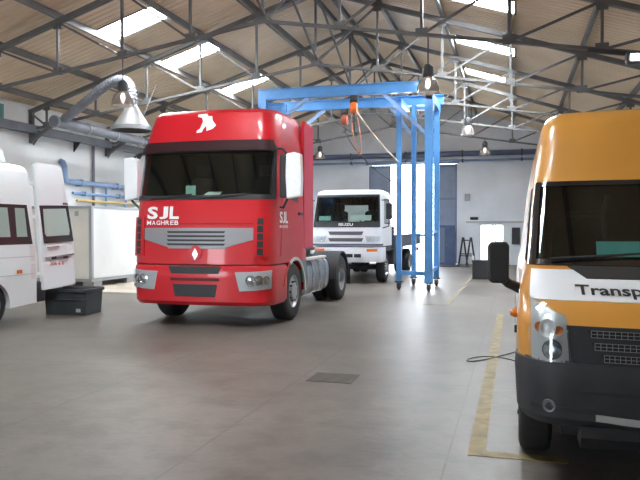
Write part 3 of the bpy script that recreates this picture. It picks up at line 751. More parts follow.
        # mirror wrapped in plastic
        x = 1.38 if sg > 0 else -1.46
        m = MB(); m.prism([(-.125, 0), (.125, 0), (.12, .70), (-.12, .70)], lambda u, v, d: (x + u, d, 2.09 + v), .50, .60); mr = m.build('mirror', BLACKP, t, 0, bevel=.025)
        m = MB(); w = [(-.10, -.02), (.15, .02), (.14, .70), (.02, .725), (-.11, .71), (-.12, .3)]
        if sg > 0: w = [(.0, -.02), (.24, .02), (.25, .3), (.235, .70), (.12, .735), (-.01, .71), (-.02, .35)]
        m.prism(w, lambda u, v, d: (x + u, d + .02 * math.sin(9 * v), 2.09 + v), .485, .615); m.build('plastic_wrap', WRAP, mr, 0, bevel=.02)
        m = MB(); m.tube([(sg * 1.2, .62, 2.9), (sg * 1.3, .56, 2.88), (x, .55, 2.78)], .02, 8); m.build('mirror_arm', BLACKP, mr, 40); m = MB(); m.tube([(sg * 1.2, .62, 1.95), (sg * 1.3, .56, 1.93), (x, .55, 2.08)], .02, 8); m.build('mirror_arm', BLACKP, mr, 40)
    # side lettering
    caps('SJL', .19, .42, lambda u, v: (1.256, .52 + u, 1.68 + v), LETTERW, t, 'door_lettering', (1, .8, .85))
    caps('MAGHREB', .05, .42, lambda u, v: (1.256, .52 + u, 1.60 + v), LETTERW, t, 'door_lettering', (1.15, 1, 1, 1, 1, .9, 1), .005, .22)
    F = lambda x0, z0: (lambda u, v: B.P(B.s_of_x(x0 + u, z0 + v), z0 + v, .009))
    caps('SJL', .205, .60, F(-.92, 1.745), LETTERW, t, 'front_lettering', (1, .8, .85), .035, .14)
    caps('MAGHREB', .07, .60, F(-.92, 1.65), LETTERW, t, 'front_lettering', (1.15, 1, 1, 1, 1, .9, 1), .012, .22)
    # white roof emblem
    em = [(306, 58), (338, 57), (345, 66), (358, 66), (362, 80), (378, 98), (366, 110), (345, 116), (343, 98), (333, 108), (328, 120), (308, 122), (310, 114), (320, 108), (328, 84), (322, 70), (306, 66)]
    m = MB(); B.xpoly(m, [((x - 340) / 4 / 52.0 + .02, 3.165 + (122 - z) / 4 / 50.0) for x, z in em], .006, .006); m.build('roof_emblem', LETTERW, t, 0)
    for sg in (-1, 1):
        m = MB(); m.prism([(1.90, 1.22), (2.52, 1.22), (2.52, 3.50), (1.98, 3.55), (1.90, 3.40)], lambda u, v, d: (sg * d, u, v), 1.17, 1.245); m.build('side_fairing', RED, t, 0, bevel=.02)
    # front arch fender
    def arch(y, r, x0, x1, name, mt, a0=8, a1=172, th=.05):
        m = MB(); go = []; gi = []
        for a in arange(a0, a1, 18):
            c, s_ = math.cos(math.radians(a)), math.sin(math.radians(a))
            go.append([(x, y + (r + th) * c, .5 + (r + th) * s_) for x in (x0, x1)]); gi.append([(x, y + r * c, .5 + r * s_) for x in (x0, x1)])
        m.slab(go, gi); return m.build(name, mt, t, 30)
    for sg in (-1, 1):
        arch(1.37, .55, sg * .85, sg * 1.245, 'wheel_arch', RED, -2, 168, .06)
        arch(1.37, .545, sg * 1.235, sg * 1.262, 'wheel_arch_trim', mat('pale_grey_trim', (.55, .56, .56), .5), -2, 120, .05)
        m = MB(); m.prism([(1.88, .62), (2.06, .62), (2.06, 1.2), (1.5, 1.2), (1.72, 1.05)], lambda u, v, d: (sg * d, u, v), .95, 1.235); m.build('rear_cab_panel', mat('green_grey_panel', (.16, .22, .19), .5), t, 0)
        wheel(t, sg * 1.22, 1.37, .50, .30, sg, .285, 'truck')
    # chassis
    m = MB()
    for sg in (-1, 1): m.box(sg * .42 - .04, sg * .42 + .04, 1.0, 6.0, .72, 1.0)
    for y in (1.4, 2.6, 3.8, 5.0, 5.9): m.box(-.42, .42, y - .06, y + .06, .78, .95)
    m.build('chassis', STEELD, t, 0)
    m = MB(); m.cyl((-1.05, 1.37, .5), (1.05, 1.37, .5), .08, n=12); m.build('front_axle', STEELD, t, 30)
    m = MB(); m.cyl((-1.0, 4.92, .5), (1.0, 4.92, .5), .1, n=12); m.lathe([(.2, 0), (.24, .5), (.2, 1)], (-.22, 4.92, .5), (.22, 4.92, .5), 16); m.build('rear_axle', STEELD, t, 30)
    m = MB(); m.prism([(-.5, 4.4), (.5, 4.4), (.5, 5.2), (.12, 5.7), (0, 5.2), (-.12, 5.7), (-.5, 5.2)], lambda u, v, d: (u, v, d), 1.10, 1.16); m.box(-.42, .42, 4.6, 5.1, 1.0, 1.1); m.build('fifth_wheel', STEELD, t, 0)
    m = MB(); m.box(-.9, .9, 2.12, 2.45, .9, 1.7); m.build('engine_air_box', BLACKP, t, 0, bevel=.03)
    for sg in (-1, 1):
        m = MB(); pr = [(.30 * math.copysign(abs(math.cos(a)) ** .55, math.cos(a)), .34 * math.copysign(abs(math.sin(a)) ** .55, math.sin(a))) for a in arange(0, 2 * PI, 32)[:-1]]
        m.prism(pr, lambda u, v, d: (sg * .89 + u, d, .66 + v), 2.05, 3.85); tk = m.build('fuel_tank', ALU, t, 40)
        for y in (2.2, 2.62, 3.1, 3.55):
            m = MB(); m.prism([(u * 1.05, v * 1.04) for u, v in pr], lambda u, v, d: (sg * .89 + u, d, .66 + v), y, y + .07); m.build('tank_strap', CHROME, tk, 40)
        m = MB(); m.box(sg * 1.2 - .06, sg * 1.2 + .06, 2.0, 3.4, 1.0, 1.05); m.build('catwalk_edge', mat('pale_step', (.6, .6, .6), .5), t, 0, bevel=.01)
        wheel(t, sg * 1.21, 4.92, .50, .28, sg, .285, 'deep', dual=True)
        arch(4.92, .57, sg * .62, sg * 1.23, 'mudguard', BLACKP, 0, 180, .02)
        m = MB(); m.box(sg * .95 - .28, sg * .95 + .28, 5.64, 5.67, .3, .75); m.build('mud_flap', RUBBER, t, 0)
        m = MB(); m.box(sg * .85 - .2, sg * .85 + .2, 5.94, 6.0, .78, .92); m.build('tail_lamp', REDL, t, 0)
    m = MB(); m.box(-.95, .95, 5.9, 5.96, .80, .95); m.build('rear_crossbar', STEELD, t, 0)
    return t
red_truck()

# ------------------------------------------------------------------ white flatbed truck behind
def flatbed():
    t = thing('flatbed_truck', 'white cab-over flatbed truck parked behind the red truck', 'truck', (-4.69, 19.50, 0))
    B = Body([lv(1.08, .02, 1.05, .16, .20, .05, 1.75, .05), lv(1.60, .04, 1.05, .16, .22, .05, 1.75, .05), lv(2.55, .26, .99, .15, .22, .06, 1.75, .06),
              lv(2.66, .34, .95, .15, .22, .06, 1.73, .08), lv(2.72, .5, .85, .15, .2, .05, 1.65, .1)])
    zs = [1.08, 1.3, 1.66, 1.75, 2.0, 2.3, 2.52, 2.6, 2.66, 2.72]
    ws = lambda s, z: (abs(s) < 1.3 and 1.75 < z < 2.52) or (abs(s) > 4.3 and 1.75 < z < 2.3)
    m = MB(); B.shell(m, zs, SS, ws); m.build('cab', WHITE2, t, 30)
    m = MB(); B.shell(m, zs[2:8], SS, ws, inset=.06); m.build('cab_lining', INTER, t, 30)
    m = MB(); B.patch(m, ((-1.3, 1.75), (1.3, 1.75), (1.3, 2.52), (-1.3, 2.52)), .006, .008, 20, 5); m.build('windscreen', GLASS, t, 30)
    m = MB()
    for q in (((-1.36, 1.62), (1.36, 1.62), (1.34, 1.78), (-1.34, 1.78)), ((-1.34, 2.50), (1.34, 2.50), (1.34, 2.56), (-1.34, 2.56)), ((-1.4, 1.62), (-1.24, 1.62), (-1.24, 2.56), (-1.4, 2.56)), ((1.24, 1.62), (1.4, 1.62), (1.4, 2.56), (1.24, 2.56))):
        B.patch(m, q, .010, .02, 16, 2)
    m.build('windscreen_surround', BLACKP, t, 30)
    lettering('front_lettering', 'ISUZU', .075, .42, lambda u, v: B.P(B.s_of_x(-.21 + u, 1.66 + v), 1.66 + v, .014), LETTERW, t, .02)
    for a, b in ((-.8, -.05), (.1, .8)):
        m = MB(); m.tube([B.P(B.s_of_x(a, 1.74), 1.74, .03), B.P(B.s_of_x(b, 1.80), 1.80, .03)], .012, 6); m.build('wiper', BLACKP, t)
    for z0 in (1.40, 1.21):
        m = MB(); B.xpatch(m, ((-.47, z0), (.47, z0), (.52, z0 + .10), (-.52, z0 + .10)), .008, .012, 8, 1); m.build('grille_slot', mat('grille_grey', (.10, .105, .115), .5), t, 30)
    for sg in (-1, 1):
        q = [(.62, 1.20), (.96, 1.22), (.99, 1.36), (.55, 1.38)]; q = q if sg > 0 else [(-a, z) for a, z in (q[1], q[0], q[3], q[2])]
        m = MB(); B.xpatch(m, q, .010, .02, 6, 2); h = m.build('headlamp', LAMPGL, t, 30)
        p = B.P(B.s_of_x(sg * .68, 1.28), 1.28, .012); m = MB(); m.lathe([(.06, 0), (.045, .5), (.01, .2)], p + Vector((0, -.006, 0)), p + Vector((0, .03, 0)), 16, cap=False); m.build('lamp_reflector', CHROME, h, 40)
        m = MB(); B.xpatch(m, q, .026, .006, 6, 2); m.build('lens', LENS, h, 30)
        # sides
        m = MB(); B.ypatch(m, ((.45, 1.15), (1.45, 1.15), (1.45, 2.55), (.6, 2.55)), sg, .005, .01, 3, 6); d = m.build('door', WHITE2, t, 30)
        m = MB(); B.ypatch(m, ((.48, 1.72), (1.38, 1.72), (1.38, 2.46), (.66, 2.46)), sg, .009, .01, 3, 5); m.build('side_window', mat('grey_side_glass', (.06, .075, .085), .08, coat=.4), d, 30)
        x = sg * 1.24
        m = MB(); m.box(x - .09, x + .09, .12, .2, 1.85, 2.3); mr = m.build('mirror', BLACKP, t, 0, bevel=.02)
        m = MB(); m.tube([(sg * 1.0, .3, 2.4), (sg * 1.22, .17, 2.4), (sg * 1.24, .16, 2.3)], .015, 6); m.build('mirror_arm', BLACKP, mr); m = MB(); m.tube([(sg * 1.04, .25, 1.6), (sg * 1.22, .17, 1.65), (sg * 1.24, .16, 1.85)], .015, 6); m.build('mirror_arm', BLACKP, mr)
    m = MB(); B.patch(m, ((-1.9, 1.09), (1.9, 1.09), (1.9, 1.15), (-1.9, 1.15)), .008, .012, 20, 1); m.build('trim_strip', mat('grey_blue_strip', (.10, .12, .17), .5), t, 30)
    K = Body([lv(.62, .0, 1.02, .16, .2, .05, .7, .04), lv(.68, -.03, 1.05, .16, .2, .05, .72, .04), lv(1.05, -.03, 1.05, .16, .2, .05, .72, .04)])
    m = MB(); K.shell(m, [.62, .68, .85, 1.05], SS); b = m.build('bumper', WHITE2, t, 30)
    for a, c in ((.02, .22), (.26, .46), (-.22, -.02), (-.46, -.26)):
        m = MB(); K.xpatch(m, ((a, .76), (c, .76), (c, .86), (a, .86)), .006, .012, 3, 1); m.build('bumper_slot', BLACKP, b, 30)
    for a, c in ((.62, .92), (-.92, -.62)):
        m = MB(); K.xpatch(m, ((a, .93), (c, .93), (c, 1.01), (a, 1.01)), .006, .012, 3, 1); m.build('indicator', AMBER, b, 30)
    m = MB(); m.box(-.95, .95, .3, .62, 1.35, 1.74); m.build('dashboard', INTER, t, 0, bevel=.04)
    seat(t, .5, 1.1, 1.35); seat(t, -.5, 1.1, 1.35); steering(t, .5, .62, 1.78, .2)
    m = MB(); m.add([(-.85, .22, 1.82), (-.5, .22, 1.82), (-.5, .26, 1.95), (-.85, .26, 1.95)], [(0, 1, 2, 3)]); m.build('notice_card', PAPERG, t, 0)
    m = MB(); m.add([(.1, .22, 1.82), (.7, .22, 1.82), (.7, .30, 1.97), (.1, .30, 1.97)], [(0, 1, 2, 3)]); m.build('notice_card', PAPER, t, 0)
    m = MB()
    for sg in (-1, 1): m.box(sg * .4 - .04, sg * .4 + .04, .4, 8.0, .66, .9)
    for y in (.6, 2, 3.5, 5, 6.5, 7.9): m.box(-.4, .4, y - .05, y + .05, .7, .86)
    m.build('chassis', STEELD, t, 0)
    for y_, nm_ in ((1.05, 'front_axle'), (5.6, 'rear_axle')):
        m = MB(); m.cyl((-.9, y_, .44), (.9, y_, .44), .08, n=12); m.build(nm_, STEELD, t)
    for sg in (-1, 1):
        wheel(t, sg * 1.0, 1.05, .44, .25, sg, .25, 'truck'); wheel(t, sg * 1.03, 5.6, .44, .24, sg, .25, 'deep', dual=True)
        m = MB(); m.box(sg * .95 - .1, sg * .95 + .1, .72, 1.6, .92, 1.08); m.build('cab_step', STEELD, t, 0)
        m = MB(); m.box(sg * .92 - .12, sg * .92 + .12, 7.96, 8.02, .72, .86); m.build('tail_lamp', REDL, t, 0)
    m = MB(); m.box(-1.08, 1.08, 2.0, 8.0, .98, 1.12); m.build('load_bed', mat('dark_bed_steel', (.05, .06, .09), .6, var=.2), t, 0)
    m = MB(); m.box(-1.08, 1.08, 1.95, 2.0, .98, 1.65); m.build('headboard', mat('dark_bed_steel', (.05, .06, .09), .6), t, 0)
    for sg in (-1, 1):
        m = MB(); m.box(sg * 1.085 - .015, sg * 1.085 + .015, 2.0, 8.0, .98, 1.40); m.build('drop_side', mat('dark_bed_steel', (.05, .06, .09), .6), t, 0)
    m = MB(); m.box(.98, 1.10, 8.0, 8.03, 1.12, 1.4); m.build('marker_board', LETTERW, t, 0)
    m = MB(); m.box(.55, 1.0, 2.3, 3.6, .45, .92); m.build('tool_locker', STEELD, t, 0, bevel=.02)
    return t
flatbed()

# ------------------------------------------------------------------ vans
VAN = [lv(.72, .03, .985, .30, .36, .06, 5.5, .10), lv(1.00, .07, .985, .30, .36, .06, 5.5, .10), lv(1.09, .16, .975, .30, .36, .06, 5.5, .10),
       lv(1.20, .43, .965, .26, .30, .06, 5.5, .10), lv(1.33, .88, .93, .20, .24, .08, 5.5, .10), lv(1.96, 1.50, .865, .17, .24, .08, 5.5, .10),
       lv(2.04, 1.56, .855, .17, .25, .08, 5.5, .10), lv(2.46, 1.78, .785, .15, .24, .08, 5.48, .12), lv(2.54, 1.86, .75, .15, .26, .08, 5.46, .14), lv(2.585, 1.96, .70, .15, .28, .06, 5.42, .16), lv(2.61, 2.2, .58, .15, .25, .04, 5.3, .2)]
def van(root, paint, hi=0.0, rear_open=False):
    L = [dict(l) for l in VAN]
    if hi:
        for l in L:
            if l['z'] > 2: l['z'] += hi
            l['hw'] = l['hw'] + (.05 if l['z'] > 2.2 else .02 if l['z'] > 1.2 else 0)
    B = Body(L); zs = sorted([l['z'] for l in L] + [.86, 1.04, 1.145, 1.265, 1.45, 1.6, 1.78, 2.15 + hi, 2.28 + hi, 2.48 + hi])
    ws = lambda s, z: (abs(s) < 1.5 and 1.33 < z < 1.96) or (rear_open and s > 4 and .72 < z < 2.42 + hi)
    m = MB(); B.shell(m, zs, SS, ws); m.build('body_shell', paint, root, 25)
    m = MB(); B.shell(m, [z for z in zs if 1.2 <= z <= 2.45 + hi], SS, ws, inset=.06); m.build('cabin_lining', INTER, root, 30)
    m = MB(); B.patch(m, ((-1.5, 1.33), (1.5, 1.33), (1.5, 1.96), (-1.5, 1.96)), .004, .008, 26, 6); m.build('windscreen', GLASS, root, 30)
    # lower sides with wheel arches
    for sg in (-1, 1):
        poly = [(.52, .26), (.95 - .40, .26)]
        poly = []
        def arc(c): return [(c - .40 * math.cos(a), .335 + .385 * math.sin(a)) for a in arange(-.18, PI + .18, 14)]
        poly = [(.50, .45)] + [(.95 - .40 * math.cos(a), .335 + .385 * math.sin(a)) for a in arange(.3, PI + .18, 14)] + arc(4.35) + [(5.42, .30), (5.42, .725), (.50, .725)]
        m = MB(); m.prism(poly, lambda u, v, d: (sg * d, u, v), .90, .985); m.build('lower_side', paint, root, 0)
        wheel(root, sg * .965, .95, .335, .21, sg, .20, 'van'); wheel(root, sg * .965, 4.35, .335, .21, sg, .20, 'van')
    m = MB(); m.box(-.72, .72, .3, 5.3, .30, .42); m.box(-.9, .9, .3, 5.3, .68, .76); m.build('underbody', BLACKP, root, 0)
    for y_, nm_ in ((.95, 'front_axle'), (4.35, 'rear_axle')):
        m = MB(); m.cyl((-.8, y_, .335), (.8, y_, .335), .055, n=10); m.build(nm_, STEELD, root)
    m = MB(); m.box(-.88, .88, .95, 1.3, 1.0, 1.32); m.build('dashboard', INTER, root, 0, bevel=.05)
    seat(root, .45, 1.95, .95); seat(root, -.45, 1.95, .95); steering(root, .45, 1.45, 1.3, .19)
    K = Body([lv(.40, .05, .95, .28, .34, .06, .50, .02), lv(.46, -.01, .985, .30, .36, .06, .48, .02), lv(.72, -.02, 1.0, .30, .36, .06, .52, .02), lv(.79, .0, .995, .30, .36, .06, .52, .02)])
    return B, K

# orange van
def orange_van():
    t = thing('orange_van', 'orange and white high-roof van with Transp lettering on the bonnet', 'van', (1.0, 4.35, 0))
    B, K = van(t, ORANGE)
    m = MB(); K.shell(m, [.40, .46, .6, .72, .79], SS); bu = m.build('front_bumper', DARKP, t, 30)
    for q in (((-.90, .50), (-.52, .50), (-.5, .53), (-.9, .53)), ((-.62, .62), (.62, .62), (.62, .64), (-.62, .64))):
        m = MB(); K.xpatch(m, q, .004, .02, 6, 1); m.build('bumper_groove', BLACKP, bu, 30)
    m = MB(); K.xpatch(m, ((-.54, .465), (-.26, .455), (-.26, .49), (-.54, .505)), .008, .01, 4, 1); m.build('bumper_insert', mat('pale_grey_insert', (.45, .46, .46), .5), bu, 30)
    m = MB(); m.prism([(.05, .42), (.03, .36), (.10, .28), (.5, .28), (.5, .42)], lambda u, v, d: (d, u, v), -.62, .62); m.build('lower_lip', BLACKP, bu, 0)
    for sg in (-1, 1):
        p = K.P(K.s_of_x(sg * .80, .53), .53, .0); n = (K.P(K.s_of_x(sg * .80, .53), .53, .02) - p).normalized()
        m = MB(); m.lathe([(.042, 0), (.038, -.3), (.034, 0), (.01, .4)], p + n * .004, p - n * .02, 18, cap=False); m.build('fog_lamp', mat('dim_fog_lens', (.25, .26, .28), .15), bu, 40)
    # grille
    m = MB(); B.xpatch(m, ((-.68, .74), (.68, .74), (.70, 1.005), (-.70, 1.005)), .008, .02, 14, 4); B.xpatch(m, ((-.985, .72), (-.6, .72), (-.6, .80), (-.985, .80)), .006, .02, 6, 2); B.xpatch(m, ((.6, .72), (.985, .72), (.985, .80), (.6, .80)), .006, .02, 6, 2)
    g = m.build('grille', BLACKP, t, 30)
    for k, (z, x0) in enumerate(((.965, .56), (.893, .54), (.826, .49))):
        m = MB(); B.xpatch(m, ((-x0, z - .022), (x0, z - .022), (x0 + .02, z + .022), (-x0 - .02, z + .022)), .010, .01, 12, 1); sl = m.build('grille_opening', mat('grille_void', (.012, .012, .014), .7), g, 30)
        m = MB()
        for zz in (z - .02, z + .0, z + .02): m.tube([B.P(B.s_of_x(x, zz), zz, .013) for x in arange(-x0, x0, 10)], .0022, 5)
        for x in arange(-x0, x0, 34): m.tube([B.P(B.s_of_x(x, z + s_ * .021), z + s_ * .021, .013) for s_ in (-1, 1)], .0022, 5)
        m.build('grille_mesh', SILVER, sl, 0)
    # headlamps
    for sg in (-1, 1):
        pl = [(.895, .795), (.66, .755), (.655, .93), (.71, 1.045), (.80, 1.10), (.90, 1.14)]
        q1 = [(.66, .755), (.895, .795), (.90, 1.14), (.70, 1.05)]
        q = q1 if sg > 0 else [(-a, z) for a, z in (q1[1], q1[0], q1[3], q1[2])]
        m = MB(); B.xpatch(m, q, .006, .03, 8, 8); h = m.build('headlamp', mat('headlamp_grey', (.50, .51, .52), .3, metal=.15), t, 30)
        for x, z, r, mt, nm in ((.80, .985, .055, LAMPGL, 'lamp_reflector'), (.775, .86, .062, mat('dark_lamp_bowl', (.12, .15, .18), .15, metal=.8), 'lamp_reflector'), (.74, .975, .028, AMBER, 'indicator_bulb'), (.845, .99, .03, AMBER, 'indicator_bulb')):
            s_ = B.s_of_x(sg * x, z); p = B.P(s_, z, .0); n = (B.P(s_, z, .02) - p).normalized()
            m = MB(); m.lathe([(r, 0), (r * .82, .35), (r * .3, .7), (.001, .7)], p + n * .024, p + n * .006, 20, cap=False); m.build(nm, mt, h, 40)
        m = MB(); B.xpatch(m, q, .032, .006, 8, 8); m.build('lens', LENS, h, 30)
    # white bonnet decal, wipers, lettering
    m = MB(); B.patch(m, ((-1.55, 1.14), (1.55, 1.14), (1.55, 1.305), (-1.55, 1.305)), .004, .006, 26, 6); m.build('white_bonnet_band', WHITE2, t, 30)
    m = MB()
    for sg in (-1, 1): B.ypatch(m, ((.62, 1.02), (5.4, 1.02), (5.4, 1.15), (.75, 1.15)), sg, .003, .005, 8, 3)
    m.build('white_side_band', WHITE2, t, 30)
    lettering('bonnet_lettering', 'Transport', .078, .575, lambda u, v: B.P(B.s_of_x(-.622 + u, 1.148 + v * .9), 1.15 + v * .9, .009), LETTERK, t, .022)
    m = MB(); B.patch(m, ((-.75, 1.255), (.75, 1.255), (.88, 1.325), (-.88, 1.325)), .008, .012, 20, 3); m.build('wiper_cowl', BLACKP, t, 30)
    m = MB(); B.patch(m, ((-1.52, 1.33), (1.52, 1.33), (1.50, 1.37), (-1.50, 1.37)), .008, .012, 24, 1); B.patch(m, ((-1.5, 1.93), (1.5, 1.93), (1.5, 1.97), (-1.5, 1.97)), .007, .012, 24, 1)
    for sg in (-1, 1):
        q = [(1.42, 1.33), (1.75, 1.33), (1.62, 1.97), (1.42, 1.97)]; q = q if sg > 0 else [(-a, z) for a, z in (q[1], q[0], q[3], q[2])]
        B.patch(m, q, .008, .014, 4, 8)
    m.build('windscreen_surround', mat('gloss_black_trim', (.012, .012, .014), .15, coat=.5), t, 30)
    for a, b in ((-.75, .0), (.05, .75)):
        m = MB(); m.tube([B.P(B.s_of_x(a + (b - a) * k / 4, 1.36 + .05 * k / 4), 1.36 + .05 * k / 4, .03) for k in range(5)], .010, 6); m.build('wiper', BLACKP, t)
    # sides
    for sg in (-1, 1):
        m = MB(); B.ypatch(m, ((1.15, 1.36), (2.05, 1.36), (2.05, 1.92), (1.72, 1.92)), sg, .004, .008, 4, 6); m.build('side_window', mat('dark_side_glass', (.012, .014, .016), .06, coat=.3), t, 30)
        x = sg * 1.12
        m = MB(); pr = [(-.075, 0), (-.05, -.03), (.05, -.03), (.075, 0), (.078, .24), (.06, .275), (-.06, .275), (-.078, .24)]
        m.prism(pr, lambda u, v, d: (x + u, d, 1.225 + v), .93, 1.05); mr = m.build('wing_mirror', BLACKP, t, 0, bevel=.02)
        m = MB(); m.box(x - .06, x + .06, 1.049, 1.056, 1.24, 1.48); m.build('mirror_glass', CHROME, mr, 0)
        m = MB(); m.tube([(sg * 1.10, 1.0, 1.24), (sg * 1.05, 1.03, 1.19), (sg * .97, 1.10, 1.15), (sg * .93, 1.15, 1.13)], [.035, .035, .04, .045], 10); m.build('mirror_arm', BLACKP, mr)
        m = MB(); m.lathe([(.03, 0), (.034, .4), (.02, 1)], (sg * .98, .80, 1.0), (sg * 1.03, .79, 1.0), 12); m.build('side_indicator', AMBER, t, 40)
        m = MB(); B.ypatch(m, ((1.2, .80), (5.3, .80), (5.3, .86), (1.2, .86)), sg, .02, .03, 6, 1); m.build('side_moulding', BLACKP, t, 30)
    m = MB(); m.add([(-.42, 1.18, 1.39), (-.12, 1.18, 1.39), (-.12, 1.24, 1.5), (-.42, 1.24, 1.5)], [(0, 1, 2, 3)]); m.build('notice_card', TEAL, t, 0)
    m = MB(); m.tube([(-.3, 1.5, 1.3), (-.35, 1.52, 1.7), (-.3, 1.6, 1.85)], .02, 6); m.build('grab_rail', BLACKP, t)
    m = MB(); m.box(-.9, .9, 5.42, 5.56, .4, .68); m.build('rear_bumper', DARKP, t, 0, bevel=.02)
orange_van()

# white van with an open rear door
def white_van():
    t = thing('white_van', 'white high-roof van with its rear door swung open', 'van', (-9.05, 5.03, 0))
    B, K = van(t, WHITE, hi=.10, rear_open=True)
    m = MB(); K.shell(m, [.40, .46, .6, .72, .79], SS); m.build('front_bumper', DARKP, t, 30)
    m = MB(); B.xpatch(m, ((-.68, .77), (.68, .77), (.70, .985), (-.70, .985)), .008, .02, 14, 4); m.build('grille', BLACKP, t, 30)
    for sg in (-1, 1):
        q1 = [(.66, .78), (.895, .795), (.90, 1.14), (.70, 1.05)]; q = q1 if sg > 0 else [(-a, z) for a, z in (q1[1], q1[0], q1[3], q1[2])]
        m = MB(); B.xpatch(m, q, .008, .03, 8, 8); m.build('headlamp', LAMPGL, t, 30)
        # dark glazing band with pale panes
        m = MB(); B.ypatch(m, ((1.2, 1.32), (5.36, 1.32), (5.30, 2.0), (1.72, 2.0)), sg, .004, .01, 10, 4); gb = m.build('window_band', mat('band_black', (.03, .034, .036), .2, coat=.4), t, 30)
        for y0, y1 in ((1.75, 2.5), (2.62, 3.45), (3.57, 4.82), (4.98, 5.24)):
            m = MB(); B.ypatch(m, ((y0, 1.45), (y1, 1.45), (y1 - .01, 1.94), (y0 + .01, 1.94)), sg, .008, .008, 4, 4); m.build('pane', PANEG, gb, 30)
        m = MB(); B.ypatch(m, ((.5, 1.10), (5.38, 1.10), (5.38, 1.115), (.5, 1.115)), sg, .006, .008, 6, 1); m.build('side_crease', mat('pale_crease', (.6, .61, .63), .5), t, 30)
        m = MB(); B.ypatch(m, ((.9, .80), (5.38, .80), (5.38, .815), (.9, .815)), sg, .006, .008, 6, 1); m.build('side_crease', mat('pale_crease', (.6, .61, .63), .5), t, 30)
        m = MB(); B.ypatch(m, ((4.92, .83), (5.04, .83), (5.04, .89), (4.92, .89)), sg, .012, .015, 2, 1); m.build('side_marker', AMBER, t, 0)
        m = MB(); m.box(sg * 1.08 - .07, sg * 1.08 + .07, .95, 1.05, 1.22, 1.5); m.build('wing_mirror', BLACKP, t, 0, bevel=.02)
    # rear bumper
    m = MB(); m.box(-.97, .99, 5.40, 5.66, .30, .66); m.build('rear_bumper', DARKP, t, 0, bevel=.03)
    m = MB(); B.ypatch(m, ((5.28, .72), (5.40, .72), (5.40, 1.3), (5.28, 1.3)), 1, .004, .008, 2, 3); m.build('tail_lamp', mat('white_lens', (.75, .74, .74), .3), t, 0)
    # roof air conditioner
    m = MB(); m.prism([(-.72, 0), (.72, 0), (.66, .17), (.5, .22), (-.5, .22), (-.66, .17)], lambda u, v, d: (u, d, 2.69 + v * 1.35), 3.5, 5.02); m.build('roof_air_unit', WHITE, t, 0, bevel=.03)
    m = MB(); m.box(-.45, .45, 3.7, 4.6, 2.98, 2.995); m.build('roof_unit_vent', DARKP, t, 0)
    # open door: hinged at the corner, swung out along +y
    h = Vector((1.02, 5.53, 0)); an = math.radians(5); ux, uy = math.sin(an), math.cos(an)
    nx, ny = uy, -ux
    def D(u, z, d): # u along the door, d outwards
        lean = -.21 * max(0, (z - .9)) / 1.7
        return (h.x + ux * u + nx * (d + lean), h.y + uy * u + ny * (d + lean), z)
    def top(u): return 2.64
    m = MB(); prof = [(.0, .50), (.84, .54), (.85, 1.3), (.81, 2.0), (.74, 2.71), (.66, 2.77), (.10, 2.77), (.03, 2.71), (.0, 1.9)]
    m.prism(prof, lambda u, v, d: D(u, v, d), -.05, .03); dr = m.build('rear_door', WHITE, t, 0, bevel=.02)
    m = MB(); m.prism([(.07, 1.33), (.83, 1.36), (.78, 2.02), (.05, 2.0)], lambda u, v, d: D(u, v, d), .03, .042); w = m.build('door_window_surround', mat('band_black', (.03, .034, .036), .2), dr, 0)
    m = MB(); m.prism([(.14, 1.45), (.72, 1.47), (.745, 1.55), (.70, 1.96), (.12, 1.94), (.10, 1.5)], lambda u, v, d: D(u, v, d), .04, .048); m.build('pane', mat('pale_door_pane', (.46, .58, .53), .2, spec=.4), w, 0)
    m = MB(); m.prism([(.06, 1.05), (.80, 1.10), (.80, 1.13), (.06, 1.08)], lambda u, v, d: D(u, v, d), .03, .05); m.build('plate_light_strip', mat('grey_trim', (.30, .31, .32), .5), dr, 0)
    for u in (.2, .5):
        m = MB(); m.prism([(u, 1.04), (u + .1, 1.05), (u + .1, 1.09), (u, 1.08)], lambda a, v, d: D(a, v, d), .05, .07); m.build('plate_lamp', BLACKP, dr, 0)
    m = MB(); m.prism([(.14, 1.235), (.42, 1.25), (.42, 1.28), (.14, 1.265)], lambda u, v, d: D(u, v, d), .03, .055); m.build('door_handle', mat('grey_trim', (.3, .31, .32), .5), dr, 0)
    lettering('door_lettering', '206 6 6', .07, .36, lambda u, v: D(.16 + u, .93 + v, .033), LETTERR, dr, .01)
    m = MB(); m.prism([(.66, 2.03), (.78, 2.03), (.77, 2.07), (.66, 2.07)], lambda u, v, d: D(u, v, d), .03, .045); m.build('reflector', mat('dark_red_reflector', (.12, .04, .05), .3), dr, 0)
    for z in (.8, 1.8, 2.4):
        m = MB(); p = D(0.0, z, -.02); m.cyl((p[0], p[1], z - .05), (p[0], p[1], z + .05), .025, n=10); m.bar((p[0], p[1], z), (B.at(z)['hw'] - .06, 5.36, z), .03, .06); m.build('hinge', WHITE, dr)
white_van()

# ------------------------------------------------------------------ things on the floor
t = thing('storage_bin', 'dark grey plastic bin on the floor under the open van door', 'bin', (-7.98, 11.40, 0), .10)
m = MB(); a, b, hh = .42, .33, .47
ou = [(-a * .93, -b * .92), (a * .93, -b * .92), (a * .93, b * .92), (-a * .93, b * .92)]
m.add([(x, y, 0) for x, y in ou] + [(x / .93, y / .92, hh) for x, y in ou] + [(x / .93 * .92, y / .92 * .90, hh) for x, y in ou] + [(x * .9, y * .9, .05) for x, y in ou],
      [(3, 2, 1, 0)] + [(i, (i + 1) % 4, 4 + (i + 1) % 4, 4 + i) for i in range(4)] + [(4 + i, 4 + (i + 1) % 4, 8 + (i + 1) % 4, 8 + i) for i in range(4)] + [(8 + i, 8 + (i + 1) % 4, 12 + (i + 1) % 4, 12 + i) for i in range(4)] + [(12, 13, 14, 15)])
m.build('tub', BIN, t, 0, bevel=.012)
m = MB()
